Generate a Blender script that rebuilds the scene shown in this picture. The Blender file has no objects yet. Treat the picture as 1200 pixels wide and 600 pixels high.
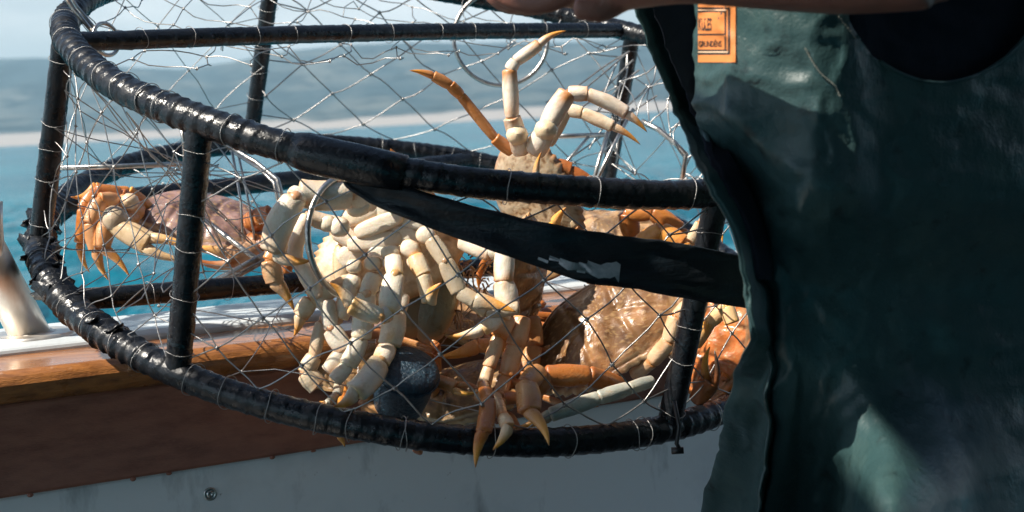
import bpy, bmesh, math, random
from mathutils import Vector as V, Matrix, noise
R = math.radians
rng = random.Random(7)
sc = bpy.context.scene
col = sc.collection

# ------------------------------------------------------------------ camera
CAM = V((0, 0, 1.12)); FPX = 1667.0
PITCH, ROLL = R(-5.55), R(3.1)
fw = V((0, math.cos(PITCH), math.sin(PITCH))); _rt = V((1, 0, 0)); _up = _rt.cross(fw)
rt = _rt*math.cos(ROLL) - _up*math.sin(ROLL); up = _rt*math.sin(ROLL) + _up*math.cos(ROLL)
cam_d = bpy.data.cameras.new('camera'); cam = bpy.data.objects.new('camera', cam_d); col.objects.link(cam)
cam_d.sensor_width = 36; cam_d.lens = 50.0; cam_d.clip_start = .05; cam_d.clip_end = 30000
m = Matrix((rt, up, -fw)).transposed().to_4x4(); m.translation = CAM
cam.matrix_world = m
cam_d.dof.use_dof = True; cam_d.dof.focus_distance = 1.56; cam_d.dof.aperture_fstop = 8.0
sc.camera = cam

# ------------------------------------------------------------------ light
SUN_EL, SUN_B = R(49), R(23.5)        # from the left, a little from the camera's side
sdir = V((-math.cos(SUN_EL)*math.cos(SUN_B), -math.cos(SUN_EL)*math.sin(SUN_B), math.sin(SUN_EL)))
w = bpy.data.worlds.new('World'); sc.world = w; w.use_nodes = True
nt = w.node_tree; nt.nodes.clear()
sky = nt.nodes.new('ShaderNodeTexSky'); sky.sky_type = 'NISHITA'; sky.sun_disc = False
sky.sun_elevation = SUN_EL; sky.sun_rotation = math.atan2(sdir.x, sdir.y)
sky.air_density = 1.0; sky.dust_density = 1.2; sky.ozone_density = 1.5
bg = nt.nodes.new('ShaderNodeBackground'); bg.inputs[1].default_value = .066
tc = nt.nodes.new('ShaderNodeTexCoord'); mp = nt.nodes.new('ShaderNodeMapping'); mp.inputs['Scale'].default_value = (1.6, 1.6, 6)
cn = nt.nodes.new('ShaderNodeTexNoise'); cn.inputs['Scale'].default_value = 2.3; cn.inputs['Detail'].default_value = 6
cr = nt.nodes.new('ShaderNodeValToRGB'); cr.color_ramp.elements[0].position = .47; cr.color_ramp.elements[1].position = .72
mx = nt.nodes.new('ShaderNodeMix'); mx.data_type = 'RGBA'; mx.inputs['B'].default_value = (14.4, 14.0, 13.5, 1)
mul = nt.nodes.new('ShaderNodeMath'); mul.operation = 'MULTIPLY'; mul.inputs[1].default_value = .75
out = nt.nodes.new('ShaderNodeOutputWorld'); L = nt.links.new
L(tc.outputs['Generated'], mp.inputs[0]); L(mp.outputs[0], cn.inputs['Vector']); L(cn.outputs['Fac'], cr.inputs[0])
sxw = nt.nodes.new('ShaderNodeSeparateXYZ'); mrw = nt.nodes.new('ShaderNodeMapRange'); mrw.interpolation_type = 'SMOOTHSTEP'   # low bank of cloud all round the horizon
mrw.inputs['From Min'].default_value = -.02; mrw.inputs['From Max'].default_value = .34; mrw.inputs['To Min'].default_value = .62; mrw.inputs['To Max'].default_value = 0
mw = nt.nodes.new('ShaderNodeMath'); mw.operation = 'ADD'; mw.use_clamp = True; mk = nt.nodes.new('ShaderNodeMath'); mk.operation = 'MULTIPLY'
mk2 = nt.nodes.new('ShaderNodeMath'); mk2.operation = 'MULTIPLY'; mk2.inputs[1].default_value = 1.6
L(tc.outputs['Generated'], sxw.inputs[0]); L(sxw.outputs['Z'], mrw.inputs['Value']); L(cr.outputs[0], mk.inputs[0]); L(mrw.outputs[0], mk.inputs[1])
L(mk.outputs[0], mk2.inputs[0]); L(mk2.outputs[0], mw.inputs[0]); L(mrw.outputs[0], mw.inputs[1]); L(mw.outputs[0], mul.inputs[0]); L(mul.outputs[0], mx.inputs['Factor']); L(sky.outputs[0], mx.inputs['A'])
L(mx.outputs['Result'], bg.inputs[0]); L(bg.outputs[0], out.inputs[0])
sl = bpy.data.lights.new('sun', 'SUN'); sl.energy = 5.0; sl.angle = R(.53); sl.color = (1, .93, .82)
so = bpy.data.objects.new('sun', sl); col.objects.link(so); so.rotation_euler = sdir.to_track_quat('Z', 'Y').to_euler()
vs = sc.view_settings; vs.view_transform = 'Standard'; vs.look = 'None'; vs.exposure = 0.82; vs.gamma = 1; vs.use_curve_mapping = False

# ------------------------------------------------------------------ helpers
def ray(x, y): return fw + rt*((x-600)/FPX) - up*((y-300)/FPX)
def P(x, y, Y):
    d = ray(x, y); return CAM + d*(Y/d.y)
def PZ(x, y, z):
    d = ray(x, y); return CAM + d*((z-CAM.z)/d.z)
def proj(p):
    d = p-CAM; k = d.dot(fw); return 600+FPX*d.dot(rt)/k, 300-FPX*d.dot(up)/k
def tag(o, label=None, cat=None, group=None, kind=None):
    if label: o['label'] = label
    if cat: o['category'] = cat
    if group: o['group'] = group
    if kind: o['kind'] = kind
    return o
def empty(name, loc=(0, 0, 0)):
    o = bpy.data.objects.new(name, None); col.objects.link(o); o.location = loc; o.empty_display_size = .05
    return o
class MB:
    def __init__(s): s.v = []; s.f = []; s.c = []; s.smooth = True
    def add(s, vs, fs, cs=None):
        n = len(s.v); s.v += [tuple(p) for p in vs]; s.f += [tuple(i+n for i in f) for f in fs]
        s.c += (cs if cs else [(1, 1, 1)]*len(vs))
    def mesh(s, name, mat, vcol=False, smooth=True):
        me = bpy.data.meshes.new(name); me.from_pydata(s.v, [], s.f); me.update()
        if smooth: me.polygons.foreach_set('use_smooth', [True]*len(me.polygons))
        if vcol:
            a = me.color_attributes.new('Col', 'FLOAT_COLOR', 'POINT')
            a.data.foreach_set('color', [x for c in s.c for x in (c[0], c[1], c[2], 1)])
        if mat: me.materials.append(mat)
        return me
    def build(s, name, mat, parent=None, vcol=False, smooth=True):
        o = bpy.data.objects.new(name, s.mesh(name, mat, vcol, smooth)); col.objects.link(o)
        if parent:
            o.parent = parent
            o.matrix_parent_inverse = Matrix.Translation(-parent.location) if parent.type == 'EMPTY' else Matrix()
        return o
    def box(s, c, sx, sy, sz, ax=None):
        ax = ax or (V((1, 0, 0)), V((0, 1, 0)), V((0, 0, 1))); c = V(c)
        vs = [c+ax[0]*(sx*i)+ax[1]*(sy*j)+ax[2]*(sz*k) for i in (-.5, .5) for j in (-.5, .5) for k in (-.5, .5)]
        s.add(vs, [(0, 1, 3, 2), (4, 6, 7, 5), (0, 4, 5, 1), (2, 3, 7, 6), (0, 2, 6, 4), (1, 5, 7, 3)])
    def tube(s, pts, r, n=8, closed=False, rf=None, cap=True, cs=None, up0=None):
        """sweep; r number, list or rf(i, theta) -> radius"""
        N = len(pts); pts = [V(p) for p in pts]
        tg = []
        for i in range(N):
            a = pts[(i-1) % N] if (closed or i > 0) else pts[0]; b = pts[(i+1) % N] if (closed or i < N-1) else pts[-1]
            t = b-a; tg.append(t.normalized() if t.length > 1e-9 else V((0, 0, 1)))
        u = up0 or (V((0, 0, 1)) if abs(tg[0].z) < .8 else V((1, 0, 0)))
        vs = []; cc = []
        for i in range(N):
            u = (u - tg[i]*u.dot(tg[i]))
            u = u.normalized() if u.length > 1e-6 else tg[i].orthogonal().normalized()
            if closed and up0: u = (up0 - tg[i]*up0.dot(tg[i])).normalized()
            w_ = tg[i].cross(u)
            for k in range(n):
                th = 2*math.pi*k/n
                rr = rf(i, th) if rf else (r[i] if isinstance(r, (list, tuple)) else r)
                vs.append(pts[i]+u*(math.cos(th)*rr)+w_*(math.sin(th)*rr))
            if cs: cc += [cs[i]]*n
        fs = []
        for i in range(N if closed else N-1):
            j = (i+1) % N
            for k in range(n):
                k2 = (k+1) % n; fs.append((i*n+k, i*n+k2, j*n+k2, j*n+k))
        if cap and not closed:
            fs.append(tuple(range(n-1, -1, -1))); fs.append(tuple((N-1)*n+k for k in range(n)))
        s.add(vs, fs, cc or None)
    def ell(s, c, ax, rad, nu=10, nv=7, colr=(1, 1, 1), fn=None, cfn=None):
        """ellipsoid, ax three unit vectors, rad three radii"""
        vs = []; fs = []; c = V(c); cs = []
        for j in range(nv+1):
            ph = math.pi*j/nv
            for i in range(nu):
                th = 2*math.pi*i/nu
                a = math.sin(ph)*math.cos(th); b = math.sin(ph)*math.sin(th); d = math.cos(ph)
                k = fn(a, b, d) if fn else 1
                vs.append(c+ax[0]*(a*rad[0]*k)+ax[1]*(b*rad[1]*k)+ax[2]*(d*rad[2]*k)); cs.append(cfn(a, b, d) if cfn else colr)
        for j in range(nv):
            for i in range(nu):
                fs.append((j*nu+i, (j+1)*nu+i, (j+1)*nu+(i+1) % nu, j*nu+(i+1) % nu))
        s.add(vs, fs, cs)
def catmull(pts, sub, closed=False):
    pts = [V(p) for p in pts]; N = len(pts); o = []
    for i in range(N if closed else N-1):
        g = (lambda k: pts[k % N]) if closed else (lambda k: pts[max(0, min(N-1, k))])
        a, b, c, d = g(i-1), g(i), g(i+1), g(i+2)
        for k in range(sub):
            t = k/sub
            o.append(.5*((2*b)+(c-a)*t+(2*a-5*b+4*c-d)*t*t+(3*b-a-3*c+d)*t**3))
    if not closed: o.append(pts[-1])
    return o
def mixc(a, b, t): return tuple(a[i]+(b[i]-a[i])*t for i in range(3))
def interp(tab, x):
    if x <= tab[0][0]: return tab[0][1]
    for (a, b), (c, d) in zip(tab, tab[1:]):
        if x <= c:
            t = (x-a)/(c-a); t = t*t*(3-2*t) if False else t
            return b+(d-b)*t
    return tab[-1][1]

# ------------------------------------------------------------------ materials
def mat(name, base=(.5, .5, .5), rough=.5, metal=0, spec=.5, coat=0, bump=None, var=None, vcol=False, rvar=None, sub=0, extra=None):
    M = bpy.data.materials.new(name); M.use_nodes = True; t = M.node_tree; b = t.nodes['Principled BSDF']; l = t.links.new
    b.inputs['Base Color'].default_value = (*base, 1); b.inputs['Roughness'].default_value = rough; b.inputs['Metallic'].default_value = metal
    b.inputs['Specular IOR Level'].default_value = spec; b.inputs['Coat Weight'].default_value = coat; b.inputs['Coat Roughness'].default_value = .08
    tcn = t.nodes.new('ShaderNodeTexCoord'); src = None
    if vcol:
        a = t.nodes.new('ShaderNodeAttribute'); a.attribute_name = 'Col'; src = a.outputs['Color']; l(src, b.inputs['Base Color'])
    if var:      # (scale, colour2, lo, hi[, stretch])
        for (scl, c2, lo, hi, st) in var:
            mpn = t.nodes.new('ShaderNodeMapping'); mpn.inputs['Scale'].default_value = st
            n = t.nodes.new('ShaderNodeTexNoise'); n.inputs['Scale'].default_value = scl; n.inputs['Detail'].default_value = 6; n.inputs['Roughness'].default_value = .62
            r = t.nodes.new('ShaderNodeMapRange'); r.inputs['From Min'].default_value = lo; r.inputs['From Max'].default_value = hi
            x = t.nodes.new('ShaderNodeMix'); x.data_type = 'RGBA'
            if vcol and c2 is None: pass
            l(tcn.outputs['Object'], mpn.inputs[0]); l(mpn.outputs[0], n.inputs['Vector']); l(n.outputs['Fac'], r.inputs['Value']); l(r.outputs[0], x.inputs['Factor'])
            if src: l(src, x.inputs['A'])
            else: x.inputs['A'].default_value = (*base, 1)
            if vcol and len(c2) == 4:      # multiply
                x.blend_type = 'MULTIPLY'; x.inputs['B'].default_value = (*c2[:3], 1)
            else: x.inputs['B'].default_value = (*c2[:3], 1)
            src = x.outputs['Result']
        l(src, b.inputs['Base Color'])
    if rvar:
        n = t.nodes.new('ShaderNodeTexNoise'); n.inputs['Scale'].default_value = rvar[0]; n.inputs['Detail'].default_value = 4
        r = t.nodes.new('ShaderNodeMapRange'); r.inputs['From Min'].default_value = .35; r.inputs['From Max'].default_value = .65
        r.inputs['To Min'].default_value = rvar[1]; r.inputs['To Max'].default_value = rvar[2]
        l(tcn.outputs['Object'], n.inputs['Vector']); l(n.outputs['Fac'], r.inputs['Value']); l(r.outputs[0], b.inputs['Roughness'])
    if bump:
        prev = None
        for (scl, dist, st) in bump:
            mpn = t.nodes.new('ShaderNodeMapping'); mpn.inputs['Scale'].default_value = st
            n = t.nodes.new('ShaderNodeTexNoise'); n.inputs['Scale'].default_value = scl; n.inputs['Detail'].default_value = 5
            bn = t.nodes.new('ShaderNodeBump'); bn.inputs['Distance'].default_value = dist; bn.inputs['Strength'].default_value = 1
            l(tcn.outputs['Object'], mpn.inputs[0]); l(mpn.outputs[0], n.inputs['Vector']); l(n.outputs['Fac'], bn.inputs['Height'])
            if prev: l(prev.outputs[0], bn.inputs['Normal'])
            prev = bn
        l(prev.outputs[0], b.inputs['Normal'])
    if sub:
        b.inputs['Subsurface Weight'].default_value = sub; b.inputs['Subsurface Radius'].default_value = (1, .45, .2); b.inputs['Subsurface Scale'].default_value = .004
    return M
I1 = (1, 1, 1)
RUBBER = mat('rubber_wrap', (.0055, .0065, .009), .26, spec=.5, rvar=(60, .16, .42), bump=[(240, .0006, I1), (60, .0012, I1)], var=[(35, (.012, .014, .017), .5, .75, I1)])
STEEL = mat('steel_wire', (.40, .39, .38), .38, metal=1, bump=[(600, .0004, I1)], var=[(40, (.30, .27, .25), .5, .7, I1)])
ROD = mat('steel_rod', (.55, .53, .5), .32, metal=1, var=[(50, (.30, .24, .2), .5, .68, I1)], bump=[(300, .0005, I1)])
STANCH = mat('stanchion_steel', (.78, .74, .68), .42, metal=1, rvar=(30, .34, .55), var=[(22, (.6, .5, .4), .55, .8, (1, 1, .35))])
STRAP = mat('strap_rubber', (.006, .009, .012), .5, spec=.3, bump=[(25, .004, (.6, 1, 3)), (300, .0006, I1)], rvar=(30, .3, .6), var=[(18, (.008, .018, .026), .5, .7, (1, 1, 3))])
SCUFF = mat('scuffed_paint', (.30, .32, .34), .6, var=[(80, (.2, .23, .25), .45, .6, I1)], bump=[(200, .0006, I1)])
CRAB = mat('crab_shell', (.6, .4, .2), .32, spec=.5, coat=.3, vcol=True, sub=.2,
           var=[(40, (.86, .74, .60, 0), .52, .78, I1), (260, (.90, .82, .72, 0), .55, .72, I1)], bump=[(600, .00035, I1), (200, .0005, I1)], rvar=(70, .22, .5))
JAR = mat('bait_jar_plastic', (.012, .03, .05), .42, bump=[(260, .003, I1)], var=[(140, (.03, .07, .10), .5, .66, I1)])
WOOD = mat('varnished_wood', (.36, .14, .038), .28, spec=.5, coat=.5, var=[(9, (.15, .055, .018), .42, .7, (1.0, 9, 14)), (40, (.30, .12, .045), .55, .75, (1, 12, 20))], bump=[(60, .0008, (1, 8, 14))], rvar=(18, .2, .5))
WOODF = mat('wood_apron', (.33, .14, .092), .38, spec=.4, coat=.12, var=[(7, (.22, .09, .06), .4, .66, (1.0, 6, 10)), (36, (.32, .14, .09), .55, .72, (1, 10, 22))], bump=[(60, .0006, (1, 8, 14))], rvar=(14, .28, .6))
WHITE = mat('white_hull_paint', (.80, .84, .85), .42, var=[(5, (.6, .64, .66), .5, .75, I1), (55, (.25, .24, .22), .70, .76, I1), (14, (.42, .45, .46), .56, .7, (1, 1, .35)), (120, (.3, .3, .29), .71, .76, I1)], bump=[(30, .0007, I1)], rvar=(20, .3, .5))
CAP = mat('rail_cap_paint', (.56, .60, .62), .3, var=[(14, (.42, .45, .47), .5, .7, I1)], rvar=(30, .15, .45))
OIL = mat('green_oilskin', (.030, .066, .068), .44, spec=.4, coat=.05, bump=[(45, .0022, I1), (420, .0004, I1), (14, .006, (1, 1, .5))], rvar=(14, .28, .6),
          var=[(16, (.05, .09, .085), .5, .75, I1), (40, (.010, .017, .018), .58, .75, I1), (120, (.10, .14, .13), .66, .76, I1)])
SHIRT = mat('navy_cloth', (.010, .013, .022), .85, spec=.2, bump=[(30, .004, (1, 1, .4)), (700, .0005, I1)])
SKIN = mat('skin', (.25, .10, .07), .48, sub=.15, bump=[(90, .0009, I1), (400, .0004, I1)], var=[(25, (.22, .085, .06), .45, .7, I1)])
HAIR = mat('hair', (.03, .02, .013), .6)
BOOT = mat('boot_rubber', (.012, .012, .012), .4)
ORANGE = mat('orange_patch', (.66, .22, .055), .6, bump=[(500, .0003, I1)])
INK = mat('black_ink', (.02, .018, .018), .6)
CREAMINK = mat('cream_ink', (.7, .5, .33), .6)
THREAD = mat('stitch_thread', (.22, .23, .2), .8)
SCREW = mat('screw_metal', (.5, .5, .48), .35, metal=1)
TIE = mat('black_tie', (.012, .012, .013), .4)
TERR = mat('terrain', (.03, .05, .055), .95, spec=.1, var=[(.0045, (.11, .115, .10), .47, .58, I1), (.014, (.012, .022, .022), .48, .6, I1)])
# terrain: sand by height (the beach is that colour)
t = TERR.node_tree; b = t.nodes['Principled BSDF']; src = b.inputs['Base Color'].links[0].from_socket
g = t.nodes.new('ShaderNodeNewGeometry'); sx = t.nodes.new('ShaderNodeSeparateXYZ'); n = t.nodes.new('ShaderNodeTexNoise'); n.inputs['Scale'].default_value = .006
ma = t.nodes.new('ShaderNodeMath'); ma.operation = 'MULTIPLY_ADD'; ma.inputs[1].default_value = 34; ma.inputs[2].default_value = -17
ad = t.nodes.new('ShaderNodeMath'); ad.operation = 'ADD'; mr = t.nodes.new('ShaderNodeMapRange'); mr.inputs['From Min'].default_value = 13; mr.inputs['From Max'].default_value = 17
x = t.nodes.new('ShaderNodeMix'); x.data_type = 'RGBA'; x.inputs['A'].default_value = (.38, .33, .29, 1)
t.links.new(g.outputs['Position'], sx.inputs[0]); t.links.new(g.outputs['Position'], n.inputs['Vector']); t.links.new(n.outputs['Fac'], ma.inputs[0])
t.links.new(ma.outputs[0], ad.inputs[0]); t.links.new(sx.outputs['Z'], ad.inputs[1]); t.links.new(ad.outputs[0], mr.inputs['Value'])
t.links.new(mr.outputs[0], x.inputs['Factor']); t.links.new(src, x.inputs['B']); t.links.new(x.outputs['Result'], b.inputs['Base Color'])
WATER = mat('sea_water', (.004, .10, .15), .14, spec=.08, bump=[(1.2, .34, (1, .6, 1)), (4, .10, (1, .7, 1)), (.15, 1.6, (1, .35, 1))], var=[(.05, (.012, .16, .21), .4, .65, (1, .3, 1))])

# ------------------------------------------------------------------ setting: sea, land
SEA_Z = -1.0
mb = MB(); angs = [R(-30+60*i/420) for i in range(421)]+[R(30+300*i/72) for i in range(1, 72)]
NRd = 380; rad_ = [1.2*(8900/1.2)**(k/(NRd-1)) for k in range(NRd)]
WV = [(rng.uniform(.9, 5.5), rng.gauss(-.5, .55), rng.uniform(0, 6.28)) for _ in range(22)]
def wave_z(x, y, cell):
    z = 0
    for lam, dr, ph in WV:
        f = max(0, min(1, (lam/cell-2.2)/2.5))
        if f > 0: q = 6.2832/lam*(x*math.cos(dr)+y*math.sin(dr)*1.0)+ph; z += f*.013*lam*(math.sin(q)+.25*math.sin(2*q+.6))
    return z
vs = []; fs = []; na = len(angs)
for r_ in rad_:
    cell = r_*.0237
    for a_ in angs:
        x_, y_ = r_*math.sin(a_), r_*math.cos(a_); vs.append((x_, y_, SEA_Z+(wave_z(x_, y_, cell) if r_ < 260 and abs(a_) < .55 else 0)))
for j in range(NRd-1):
    for i in range(na): fs.append((j*na+i, j*na+(i+1) % na, (j+1)*na+(i+1) % na, (j+1)*na+i))
fs.append(tuple(range(na-1, -1, -1)))
mb.add(vs, fs)
tag(mb.build('sea', WATER), 'teal sea with small wind ripples beyond the rail', kind='structure')
RIDGE = [(-1400, 78), (-900, 88), (-200, 98), (0, 100), (90, 92), (170, 78), (230, 74), (290, 82), (340, 92), (420, 95), (500, 92), (600, 88), (700, 84), (800, 92), (900, 100), (1100, 95), (1300, 85), (2000, 80)]
def hill_h(xw, yw):
    d = yw; xpx = 600+FPX*xw/d
    top = interp(RIDGE, xpx)/FPX*3600     # height of the ridge at 3600 m
    k = max(0, min(1, (d-2050)/1550)); k = k*k*(3-2*k)
    e = noise.fractal(V((xw*.0016, yw*.0016, 3.1)), 1.0, 2.1, 5)
    return SEA_Z-3+min(16, max(0, (d-2050))*.10)+k*(top-14)*(1+.05*e)+math.sin(math.pi*k)*e*26+k*e*5
nx, ny = 220, 60; mb = MB(); vs = []; fs = []
for j in range(ny):
    d = 2020+(3750-2020)*j/(ny-1)
    for i in range(nx):
        xw = (-1.0+2.0*i/(nx-1))*d; dd = d+40*noise.noise(V((xw*.002, 7, 0)))
        vs.append((xw, dd, hill_h(xw, dd)))
for j in range(ny-1):
    for i in range(nx-1): fs.append((j*nx+i, j*nx+i+1, (j+1)*nx+i+1, (j+1)*nx+i))
mb.add(vs, fs); tag(mb.build('hills', TERR), 'hazy hills with a pale beach across the water', kind='structure')

# ------------------------------------------------------------------ boat
boat = tag(empty('boat', (-.551, 1.499, 0)), 'boat side with varnished wood rail over white painted bulwark', 'boat')
A0 = PZ(0, 436, .88); RA = R(25.5)
bd = V((math.cos(RA), math.sin(RA), 0)); bn = V((math.sin(RA), -math.cos(RA), 0)); bz = V((0, 0, 1))
def bp(s, o, z): return A0 + bd*s + bn*o + bz*(z-A0.z)     # s along, o toward the camera, z height
def extrude_profile(name, prof, mtl, parent, s0=-4.2, s1=4.2, n=60, wob=.0):
    mb = MB(); N = len(prof); vs = []; fs = []
    for i in range(n+1):
        s = s0+(s1-s0)*i/n
        for k, (o, z) in enumerate(prof):
            q = wob*noise.noise(V((s*6, k*.7, 1))); vs.append(bp(s, o+q*.4, z+q))
    for i in range(n):
        for k in range(N): fs.append((i*N+k, i*N+(k+1) % N, (i+1)*N+(k+1) % N, (i+1)*N+k))
    fs.append(tuple(range(N-1, -1, -1))); fs.append(tuple(n*N+k for k in range(N)))
    mb.add(vs, fs); o = mb.build(name, mtl, parent, smooth=False)
    bv = o.modifiers.new('bevel', 'BEVEL'); bv.width = .004; bv.segments = 2; bv.limit_method = 'ANGLE'; bv.angle_limit = R(25)
    return o
DECK = mat('wet_deck', (.045, .05, .052), .4, var=[(8, (.03, .032, .034), .45, .6, I1)], bump=[(90, .002, I1)])
extrude_profile('wood_rail', [(.0, .880), (-.105, .882), (-.105, .845), (.006, .845), (.012, .853), (.012, .866), (.008, .875)], WOOD, boat, wob=.0015)
extrude_profile('rail_apron', [(-.004, .8445), (-.06, .8445), (-.06, .742), (-.004, .742)], WOODF, boat, wob=.001)
extrude_profile('rail_cap', [(-.1055, .874), (-.1055, .888), (-.118, .892), (-.30, .890), (-.31, .88), (-.31, .85), (-.1055, .85)], CAP, boat)
extrude_profile('bulwark', [(-.016, .7415), (-.05, .7415), (-.05, 0), (-.016, 0)], WHITE, boat)
extrude_profile('outer_hull', [(-.25, .8495), (-.30, .8495), (-.22, -.4), (-.1, -1.6), (-.06, -1.6), (-.16, -.4)], WHITE, boat)
extrude_profile('deck', [(2.2, 0), (-.05, -.001), (-.05, -.06), (2.2, -.06)], DECK, boat)
# unseen roof, boards and walls added to shade the fisherman and block sky light
DARKP = mat('shade_panel_paint', (.10, .11, .11), .6, var=[(6, (.07, .075, .075), .45, .65, I1)])
for nm, c_, d_ in (('added_shade_roof', (1.47, -.725, 2.43), (4.26, 3.35, .06)), ('added_shade_board', (-.9025, -.785, 2.415), (.075, 3.23, .03)), ('added_shade_board', (-1.67, -.75, 2.415), (1.30, 3.30, .03)), ('added_shade_beam', (-1.55, -1.2, 2.38), (1.6, .06, .039)), ('added_shade_wall', (1.6, -1.6, 1.2), (4.0, .06, 2.39)), ('added_shade_wall', (2.0, -.3, 1.2), (.06, 2.5, 2.39))):
    mb = MB(); mb.box(c_, *d_); mb.build(nm, DARKP, boat, smooth=False)
# screw in the bulwark
def plane_hit(x, y, o=-.016):
    d = ray(x, y); q = bp(0, o, 0); k = (q-CAM).dot(bn)/d.dot(bn); return CAM+d*k
c = plane_hit(246, 579)
mb = MB(); axs = (bd, bz, bn)
def lathe(mb, c, axis, prof, n=20, cs=None):
    axis = axis.normalized(); u = axis.orthogonal().normalized(); v_ = axis.cross(u); vs = []; fs = []
    for (h, r) in prof:
        for k in range(n):
            th = 2*math.pi*k/n; vs.append(c+axis*h+u*(math.cos(th)*r)+v_*(math.sin(th)*r))
    for i in range(len(prof)-1):
        for k in range(n): fs.append((i*n+k, i*n+(k+1) % n, (i+1)*n+(k+1) % n, (i+1)*n+k))
    mb.add(vs, fs)
lathe(mb, c, bn, [(.0006, .0078), (.0015, .0076), (.0017, .0055), (.0003, .0050), (.0006, .0042), (.0022, .0036), (.0026, .002), (.0006, .0012), (.0006, .0001)])
mb.build('screw', SCREW, boat)
# drips hanging at the apron's lower edge
for i in range(9):
    s = (.02, .13, .17, .29, .34, .42, .47, .5, .58)[i]
    q = bp(s, -.005, .7415); mb = MB()
    mb.ell(q, (bd, bn, bz), (.0035, .0025, .0015+.0012*rng.random()), 8, 5); mb.build('drip', WOODF, boat)
# stanchion on the cap
stn = tag(empty('stanchion', PZ(38, 397, .892)), 'leaning stainless steel stanchion welded to the pale rail cap', 'stanchion')
bse = PZ(38, 397, .888); tip = P(-30, 268, 1.64); ax = (tip-bse).normalized()
mb = MB(); mb.tube([bse-ax*.012, bse+ax*.1, bse+ax*.25, bse+ax*.6], .0232, 28); mb.build('tube', STANCH, stn)
mb = MB(); N = 30; pts = []
for k in range(N):
    th = 2*math.pi*k/N; u = V((math.cos(th), math.sin(th), 0)); e = (u-ax*u.dot(ax)); 
    q = bse+u*.0255; q.z = .8925; q += V((-ax.x*.0, 0, 0)); pts.append(q)
mb.tube(pts, .005, 8, closed=True, rf=lambda i, th: .0045+.0018*noise.noise(V((i*.9, th, 2)))); mb.build('weld', STANCH, stn)
mb = MB(); lathe(mb, V((bse.x, bse.y, .8925)), bz, [(-.0015, .052), (.0025, .051), (.0032, .048), (.0032, .02)], 40); mb.build('base_plate', STANCH, stn)
# lifeline fitting at the frame's left edge
lf = tag(empty('lifeline_fitting', P(-4, 262, 1.6)), 'small steel lifeline fitting at the left above the stanchion', 'fitting')
mb = MB(); mb.tube([P(-2, 300, 1.6), P(-2, 282, 1.6), P(-2, 262, 1.6), P(-3, 236, 1.6)], [.004, .0062, .0048, .0058], 12); mb.build('turnbuckle', STANCH, lf)
mb = MB(); mb.tube([P(-3, 240, 1.6), P(-6, 150, 1.6), P(-12, 60, 1.6)], .0025, 8); mb.build('rod', STANCH, lf)

# ------------------------------------------------------------------ crab pot
cB = V((-.1181, 1.8677, .9392)); pn = V((.21141501, -.261846, .94166893)).normalized()
e1 = V((.97571183, 0, -.21905802)); e2 = V((.05735947, .96510967, .25548624))
RB, RTOP, HP = .48, .4645, .267
def pot(phi, r, h): a = R(phi); return cB + pn*h + (e1*math.cos(a)+e2*math.sin(a))*r
def wall(phi, k): return pot(phi, RB+(RTOP-RB)*k, HP*k)       # k 0 bottom .. 1 top
pt = tag(empty('crab_pot', pot(270, .3, 0)), 'round wire crab pot wrapped in black rubber, tipped on the boat rail', 'crab pot')
def saw(x): x = x-math.floor(x); return x
def wrapped(name, pts, r0, closed=False, pitch=.016, amp=.12, n=18, rough_fn=None, seed=0, up0=None):
    pts = [V(p) for p in pts]; N = len(pts); s = [0]
    for i in range(1, N): s.append(s[-1]+(pts[i]-pts[i-1]).length)
    tot = s[-1]+((pts[0]-pts[-1]).length if closed else 0); nw = max(1, round(tot/pitch)); pp = tot/nw
    def rf(i, th):
        k = rough_fn(s[i]/tot) if rough_fn else 1.0
        wv = .35*noise.noise(V((s[i]*40, seed, math.cos(th)))); q = s[i]/pp+th/(2*math.pi)+wv*.7
        f = saw(q); wi = math.floor(q)
        lift = .5+noise.noise(V((wi*3.7, seed+.3, 0)))*.9
        tear = noise.noise(V((s[i]*90, math.cos(th)*2.2, math.sin(th)*2.2+seed)))
        return r0*(1+amp*k*(f**1.5-.35)*max(.15, lift)+.035*noise.noise(V((s[i]*14, math.cos(th), math.sin(th)+seed)))+.03*k*tear*f)*(1+.10*(k-1))
    mb = MB(); mb.tube(pts, r0, n, closed=closed, rf=rf, up0=up0); return mb.build(name, RUBBER, pt)
NR = 1300
def ringrough(t):            # ragged wrapping at the left, smooth towards the right
    d = t*360
    if 183 < d < 232: return 2.3
    return 1.25 if 232 <= d < 262 else .75
def smooth3(a, b, x): x = max(0, min(1, (x-a)/(b-a))); return x*x*(3-2*x)
def rr_top(t):
    d = t*360; return .9+.6*smooth3(176, 196, d)*(1-smooth3(236, 262, d))
def rr_bot(t):
    d = t*360; return .8+1.5*smooth3(176, 190, d)*(1-smooth3(226, 246, d))
wrapped('upper_ring', [pot(360*i/NR, RTOP+.002*noise.noise(V((i*.02, 3, 0))), HP+.003*noise.noise(V((i*.014, 9, 0)))) for i in range(NR)], .0150, True, rough_fn=rr_top, seed=1, up0=pn, amp=.15)
wrapped('lower_ring', [pot(360*i/NR, RB, .002*noise.noise(V((i*.014, 5, 0)))) for i in range(NR)], .0152, True, rough_fn=rr_bot, seed=4, up0=pn, amp=.17)
POSTS = [(10, 8), (58, 58), (130, 130), (201, 199), (242, 243.5), (311, 309.5)]
for a, b_ in POSTS:
    q0, q1 = wall(b_, 0), wall(a, 1)
    wrapped('post', [q0+(q1-q0)*(i/170) for i in range(171)], .0132 if a in (242, 201, 311) else .0122, pitch=.03, amp=.07, seed=a*.1, n=16)
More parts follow.
